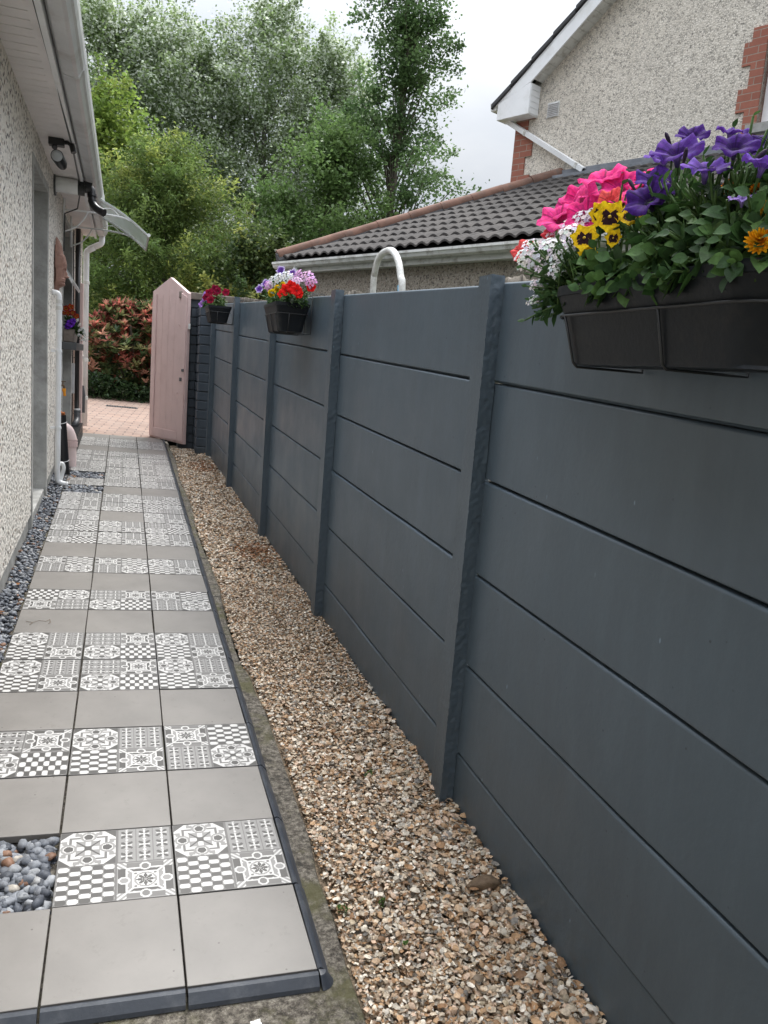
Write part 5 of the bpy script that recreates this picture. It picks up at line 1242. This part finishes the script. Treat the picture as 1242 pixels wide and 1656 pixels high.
# ============================================================ TREES
def leaf_quads(P, D, size, asp, rng):
    """rhombus leaves at P, random orientation weighted towards D"""
    n = len(P); TV = np.array([(0, -.5, 0), (.34, 0, .06), (0, .5, 0), (-.34, 0, .06)]); TF = np.array([[0, 1, 2, 3]])
    rot = rand_rot(n, PI * .5, rng); return scatter(TV * np.array([asp, 1, 1]), TF, P, rot, size)
def tree(name, label, base, top, crown, n_leaf, lsize, cols, rng, cat='tree', trunk_r=.16, clump=.45, nb=None, group=None, asp=1.0, light=None, trunkcol=None, dens=1.0):
    """crown: function t in [0,1] (height within crown) -> (dx, dy, radius); base, top Vectors"""
    root = thing(name, label, cat, tuple(base), group); base = Vector(base); top = Vector(top)
    zc0 = crown['z0']; zc1 = top.z
    # clump centres inside the envelope
    ncl = crown.get('n', 150); cl = []
    while len(cl) < ncl:
        t_ = rng.random() ** crown.get('bias', .9); rad = crown['r'](t_); a = rng.uniform(0, 2 * PI); q_ = rng.random() ** .42
        ax = base.lerp(top, (zc0 + (zc1 - zc0) * t_ - base.z) / (top.z - base.z))
        cl.append((ax.x + math.cos(a) * rad * q_, ax.y + math.sin(a) * rad * q_ * .8, zc0 + (zc1 - zc0) * t_, q_, t_))
    cl = np.array(cl); wts = rng.uniform(.35, 1.3, ncl); per = (wts / wts.sum() * n_leaf).astype(int)
    P, Cc = [], []
    for i in range(ncl):
        k = per[i]; sg = clump * rng.uniform(.45, .9); ax = base.lerp(top, (cl[i, 2] - base.z) / (top.z - base.z)); dv = np.array([cl[i, 0] - ax.x, cl[i, 1] - ax.y, 0]); dv /= max(.3, np.linalg.norm(dv)); dv[2] = crown.get('up', 1.0) * rng.uniform(.3, 1.3); dv += rng.normal(0, .3, 3); dv /= np.linalg.norm(dv)
        L_ = clump * crown.get('len', 2.2) * rng.uniform(.6, 1.3); tt_ = rng.uniform(-1, 1, k); wd = sg * (1.05 - .75 * np.abs(tt_) ** 1.5)
        P.append(cl[i, :3] + dv * (tt_ * L_)[:, None] + rng.normal(0, 1, (k, 3)) * wd[:, None]); c_ = np.array(cols[rng.choice(len(cols))]) * rng.uniform(.72, 1.25)
        cc = c_ * rng.uniform(.7, 1.3, (k, 1))
        if light is not None: mk = rng.random(k) < light[1]; cc[mk] = np.array(light[0]) * rng.uniform(.8, 1.15, (mk.sum(), 1))
        Cc.append(cc)
    P = np.vstack(P); Cc = np.vstack(Cc); V, F = leaf_quads(P, None, rng.uniform(lsize * .6, lsize * 1.25, len(P)), asp, rng)
    np_mesh('crown', V, F, Cc, M['tree_leaf'], root)
    g = MB(); tp = [base + (top - base) * (k / 8) + Vector((rng.normal(0, .06), rng.normal(0, .06), 0)) * (0 < k) for k in range(9)]
    g.tube(tp, [trunk_r * (1 - .9 * k / 8) for k in range(9)], 8)
    g.build('trunk', trunkcol or M['wood'], root, smooth=True)
    g = MB(); idx = rng.choice(ncl, min(ncl, nb or 40), replace=False)
    for i in idx:
        c_ = Vector(cl[i, :3]); tt = max(.02, (c_.z - base.z) / (top.z - base.z) - rng.uniform(.08, .22)); k = min(7, int(tt * 8)); s_ = tp[k].lerp(tp[k + 1], tt * 8 - k)
        mid = s_.lerp(c_, .5) + Vector((0, 0, rng.uniform(-.05, .25))); r0 = max(.012, trunk_r * (1 - tt) * .38); g.tube(sweep([s_, mid, c_], 3), [r0 * (1 - .13 * q_) for q_ in range(7)], 5)
    g.build('limbs', trunkcol or M['wood'], root, smooth=True); return root
rt = np.random.default_rng(21)
M['bark_pale'] = plain('pale_bark', (.20, .19, .165), .9, .3, 8, .4)
GT = 'tall silvery poplars behind the far wall'
POP = [(.23, .305, .135), (.27, .35, .16), (.18, .25, .105)]
SIL = ((.70, .75, .64), .40)
def env(pts):
    def f(t_):
        for (a, ra), (b_, rb) in zip(pts, pts[1:]):
            if t_ <= b_: return ra + (rb - ra) * (t_ - a) / (b_ - a)
        return pts[-1][1]
    return f
tree('poplar_tree', 'silvery poplar rising straight above the house gutter, farthest left', (-.6, 27, .6), (-.9, 27, 11.6), dict(z0=2.2, r=env([(0, 2.5), (.6, 2.5), (.85, 1.8), (1, .4)]), n=190), 52000, .115, POP, rt, light=SIL, group=GT, trunk_r=.2, trunkcol=M['bark_pale'], clump=.36)
tree('poplar_tree', 'silvery poplar second from the left beside the straight one', (1.0, 28, .6), (.9, 28, 12.0), dict(z0=2.0, r=env([(0, 2.4), (.6, 2.5), (.85, 1.7), (1, .4)]), n=190), 50000, .115, POP, rt, light=SIL, group=GT, trunk_r=.2, trunkcol=M['bark_pale'], clump=.36)
tree('poplar_tree', 'silvery poplar with the lowest top, third from the left', (2.7, 29, .6), (2.6, 29, 11.4), dict(z0=2.0, r=env([(0, 2.2), (.6, 2.3), (.85, 1.5), (1, .4)]), n=150), 40000, .11, POP, rt, light=SIL, group=GT, trunk_r=.2, trunkcol=M['bark_pale'], clump=.36)
tree('poplar_tree', 'tallest silvery poplar, in the middle of the row', (4.3, 28.5, .6), (4.2, 28.5, 12.9), dict(z0=2.5, r=env([(0, 2.2), (.5, 2.5), (.8, 1.9), (1, .4)]), n=200), 60000, .115, POP, rt, light=SIL, group=GT, trunk_r=.2, trunkcol=M['bark_pale'], clump=.36)
tree('poplar_tree', 'silvery poplar just left of the dark conical tree', (6.3, 27.5, .6), (6.3, 27.5, 11.7), dict(z0=2.8, r=env([(0, 1.9), (.45, 2.2), (.8, 1.5), (1, .3)]), n=160), 46000, .115, POP, rt, light=SIL, group=GT, trunk_r=.18, trunkcol=M['bark_pale'], clump=.36)
DKG = [(.12, .195, .075), (.095, .16, .06), (.15, .235, .09)]
tree('alder_tree', 'tall dark green conical tree against the sky beside the gable', (7.0, 22, .6), (6.95, 22, 13.2), dict(z0=3.4, r=env([(0, 2.5), (.2, 2.9), (.33, 2.5), (.42, 1.4), (.5, 1.5), (.62, .85), (.75, 1.05), (.9, .7), (1, .2)]), n=120, bias=1.2, up=.1, len=2.2), 44000, .105, DKG, rt, trunk_r=.17, clump=.34, nb=110)
tree('alder_tree', 'lower bushy dark green tree left of the conical one', (4.6, 21, .6), (4.9, 21, 7.4), dict(z0=1.6, r=env([(0, 1.2), (.4, 1.7), (.75, 1.4), (1, .3)]), n=130, up=.5), 38000, .11, [(.115, .19, .06), (.14, .22, .07)], rt, trunk_r=.13, clump=.34, nb=50)
tree('lime_tree', 'narrow lime green tree close beside the house gutter', (-.55, 19, .6), (-.45, 19, 6.9), dict(z0=2.4, r=env([(0, .9), (.5, .9), (.85, .5), (1, .12)]), n=80), 16000, .10, [(.24, .33, .07), (.18, .27, .06), (.30, .37, .09)], rt, trunk_r=.07, clump=.26, nb=30)
tree('willow_shrub', 'large rounded yellow green shrub behind the pink gate', (.75, 17, .7), (.75, 17, 5.35), dict(z0=.95, r=env([(0, 1.45), (.35, 1.7), (.65, 1.55), (.85, 1.05), (1, .25)]), n=300, bias=.95, len=1.9), 90000, .085, [(.15, .22, .06), (.19, .265, .075), (.115, .18, .05), (.13, .20, .055), (.15, .215, .06), (.30, .35, .09)], rt, cat='shrub', trunk_r=.09, clump=.25, nb=60, asp=.55)
tree('holly_bush', 'dark low bush under the lime green shrub beside the far wall', (2.3, 15.5, .6), (2.4, 15.5, 3.5), dict(z0=.7, r=env([(0, 1.2), (.5, 1.3), (.85, .8), (1, .2)]), n=70), 26000, .08, [(.06, .10, .035), (.09, .13, .04), (.26, .28, .07)], rt, cat='shrub', trunk_r=.06, clump=.22, nb=30)
# red leaved photinia: rosettes of long leaves
ph = thing('photinia_bush', 'red and green leaved photinia bush at the end of the brick paving', 'bush', (.25, 14.9, .68))
rp = np.random.default_rng(8); TV = np.array([(0, 0, 0), (.17, .5, .05), (0, 1, -.10), (-.17, .5, .05)]); TF = np.array([[0, 1, 2, 3]])
Ps, Rs, Cs_, Ss = [], [], [], []
for k in range(900):
    a = rp.uniform(0, 2 * PI); t_ = rp.random() ** .8; rad = (1.15 * math.sin(PI * min(1, .30 + t_ * .62)) ** .7) * rp.random() ** .35 * (1 + .22 * math.sin(a * 5 + t_ * 9))
    c_ = np.array([.25 + rad * math.cos(a), 14.95 + rad * .7 * math.sin(a), .78 + 1.5 * t_]); red = rp.random() < (.38 + .35 * t_); 
    base_c = np.array([[.50, .16, .115], [.56, .29, .20], [.36, .11, .09]][rp.integers(3)]) if red else np.array([[.09, .13, .05], [.24, .24, .10], [.05, .085, .035]][rp.integers(3)])
    for q_ in range(11):
        th = q_ * 2.4; el = rp.uniform(-.1, 1.35); d = Vector((math.cos(th) * math.cos(el), math.sin(th) * math.cos(el), math.sin(el))); 
        y_ = d; x_ = y_.cross(Vector((0, 0, 1))).normalized(); z_ = x_.cross(y_); Ps.append(c_); Rs.append(np.array([x_, y_, z_]).T); Cs_.append((base_c if rp.random() < .75 else np.array([.13, .15, .06])) * rp.uniform(.6, 1.4)); Ss.append(rp.uniform(.10, .18))
V, F = scatter(TV, TF, np.array(Ps), np.array(Rs), np.array(Ss)); np_mesh('crown', V, F, np.array(Cs_), M['tree_leaf'], ph)
g = MB()
for k in range(14):
    a = k * .9; g.tube(sweep([(.25 + .1 * math.cos(a), 14.95 + .1 * math.sin(a), .60), (.25 + .35 * math.cos(a), 14.95 + .3 * math.sin(a), 1.2), (.25 + .8 * math.cos(a), 14.95 + .5 * math.sin(a), 1.9)], 4), .016, 5)
g.build('stems', M['wood'], ph)
# ground cover and background thicket: uncountable
def mass(name, label, x0, x1, y0, y1, z0, z1, n, size, cols, seed, asp=.8):
    r_ = np.random.default_rng(seed); P = np.stack([r_.uniform(x0, x1, n), r_.uniform(y0, y1, n), z0 + (z1 - z0) * r_.random(n) ** 1.0], 1)
    hmax = z0 + (z1 - z0) * (.72 + .28 * np.sin(P[:, 0] * 2.1 + seed) * np.cos(P[:, 1] * 1.3)); P = P[P[:, 2] < hmax]
    cc = np.array(cols)[r_.choice(len(cols), len(P))] * r_.uniform(.6, 1.35, (len(P), 1)); V, F = leaf_quads(P, None, r_.uniform(size * .6, size * 1.2, len(P)), asp, r_)
    return setting(np_mesh(name, V, F, cc, M['tree_leaf']), 'stuff', label, 'foliage')
mass('ivy_ground_cover', 'dark green ivy spilling onto the brick paving below the red bush', -.75, 1.6, 13.95, 14.9, .62, 1.12, 9000, .07, [(.025, .05, .018), (.04, .075, .025)], 3)
mass('background_thicket', 'dense green undergrowth filling in below the tall trees', -4.5, 13, 23, 26, .6, 4.4, 60000, .16, [(.06, .09, .04), (.09, .13, .055), (.07, .105, .045)], 5)
# low grey wall end beyond the house
lw = MB(); lw.box(-1.6, -.50, 15.45, 15.65, .5, 1.28); o = lw.build('low_wall', M['concrete'], None, bevel=.01); tag(o, 'low grey rendered wall end just beyond the house corner', 'wall')

# ============================================================ SMALL THINGS ON THE GROUND
bm = lumpy(.93, 1.035, 1.765, 1.805, 0, .022, 8, 4, 3, lambda a, b_, c_: (.003, .004, .004), 9)
for v in bm.verts:
    k = abs((v.co.x - .985) / .055); f_ = max(.15, 1 - k ** 2.2); v.co.y = 1.785 + (v.co.y - 1.785) * f_; v.co.z = gz(.98, 1.785) + .002 + v.co.z * f_
o = bm_obj('flat_stone', bm, M['stone']); tag(o, 'flat brown stone lying on the shells near the fence', 'stone')
def weed(x, y, n, s_, label):
    root = thing('weed', label, 'weed', (x, y, gz(x, y) - .02)); g = MB()
    for k in range(n):
        a = R.uniform(0, 6.28); L = R.uniform(.4, 1) * s_; b_ = Vector((x + R.uniform(-.4, .4) * s_, y + R.uniform(-.4, .4) * s_, gz(x, y) - .03)); tuft(g, b_, b_ + Vector((math.cos(a) * L * .4, math.sin(a) * L * .4, L + .015)), 6, s_ * .4, s_ * .15, [(.08, .16, .03), (.10, .20, .04)], .0012)
    g.build('leaves', M['leaf'], root, smooth=True, col=True)
weed(.572, 1.765, 7, .022, 'small bright green weed on the edge of the concrete strip')
weed(.693, 1.624, 5, .018, 'tiny green seedling among the shells nearest the camera')
weed(.685, 1.78, 5, .016, 'tiny green seedling among the shells farther from the camera')
weed(.828, 2.388, 9, .022, 'tuft of moss among the shells below the second post')
# twig on a plain tile
g = MB(); z = lambda x, y: gz(x, y) + .003
tw = [(-.40, 3.80), (-.37, 3.785), (-.345, 3.81), (-.315, 3.80), (-.30, 3.825)]
g.tube([(x, y, z(x, y)) for x, y in tw], 0.0009, 5); g.tube([(-.37, 3.785, z(-.37, 3.785)), (-.38, 3.76, z(-.38, 3.76))], .001, 5); g.tube([(-.30, 3.825, z(-.30, 3.825)), (-.295, 3.79, z(-.295, 3.79)), (-.302, 3.775, z(-.30, 3.775))], .001, 5)
o = g.build('twig', M['stone'], None); tag(o, 'thin brown twig lying on a plain tile near the pebbles', 'twig')
# fallen leaves
LV = [(.26, .11, .035), (.20, .085, .03), (.33, .16, .05)]
spots = [(-.30, 2.06), (-.33, 2.09), (-.405, 7.15), (-.38, 7.22), (-.43, 7.08), (.86, 5.1), (.90, 5.2), (.92, 5.05), (.84, 8.4), (.78, 8.5), (.87, 8.3), (.95, 4.05), (.10, 1.44), (-.50, 3.9), (-.49, 4.3)]
where = ['on the near square of pebbles', 'at the edge of the near square of pebbles', 'by the foot of the white pipe', 'by the foot of the black tube', 'beside the white pipe outlet', 'in the rusty patch on the shells', 'in the rusty patch close to the fence', 'at the fence foot in the rusty patch', 'in the far patch on the shells', 'far down the shells near the gate', 'far down the shells by the fence', 'at the foot of a fence post', 'on bare concrete in front of the tiles', 'on the pebbles by the house wall', 'on the pebbles farther along the wall']
for (x, y), wh in zip(spots, where):
    g = MB(); a = R.uniform(0, 6.28); leaf(g, (x, y, gz(x, y) + .008), (math.cos(a), math.sin(a), R.uniform(.0, .3)), (0, 0, 1), R.uniform(.022, .034), .010, R.choice(LV), 5, .1, .5)
    o = g.build('dead_leaf', M['leaf'], None, smooth=True, col=True); tag(o, 'curled brown dead leaf lying ' + wh, 'leaf', 'fallen dead leaves')
# paint splash on the concrete
g = MB(); n = 14; vs = [(.30, 1.478, gz(.3, 1.478) - .0265)]
for k in range(n): a = 2 * PI * k / n; r_ = .012 + R.uniform(-.004, .005); vs.append((.30 + r_ * 1.2 * math.cos(a), 1.478 + r_ * math.sin(a), gz(.3, 1.478) - .0275))
g.add(vs, [(0, 1 + k, 1 + (k + 1) % n) for k in range(n)]); o = g.build('paint_splash', M['white_dirty'], None); tag(o, 'small dried white paint splash on the concrete in front of the tiles', 'paint splash')
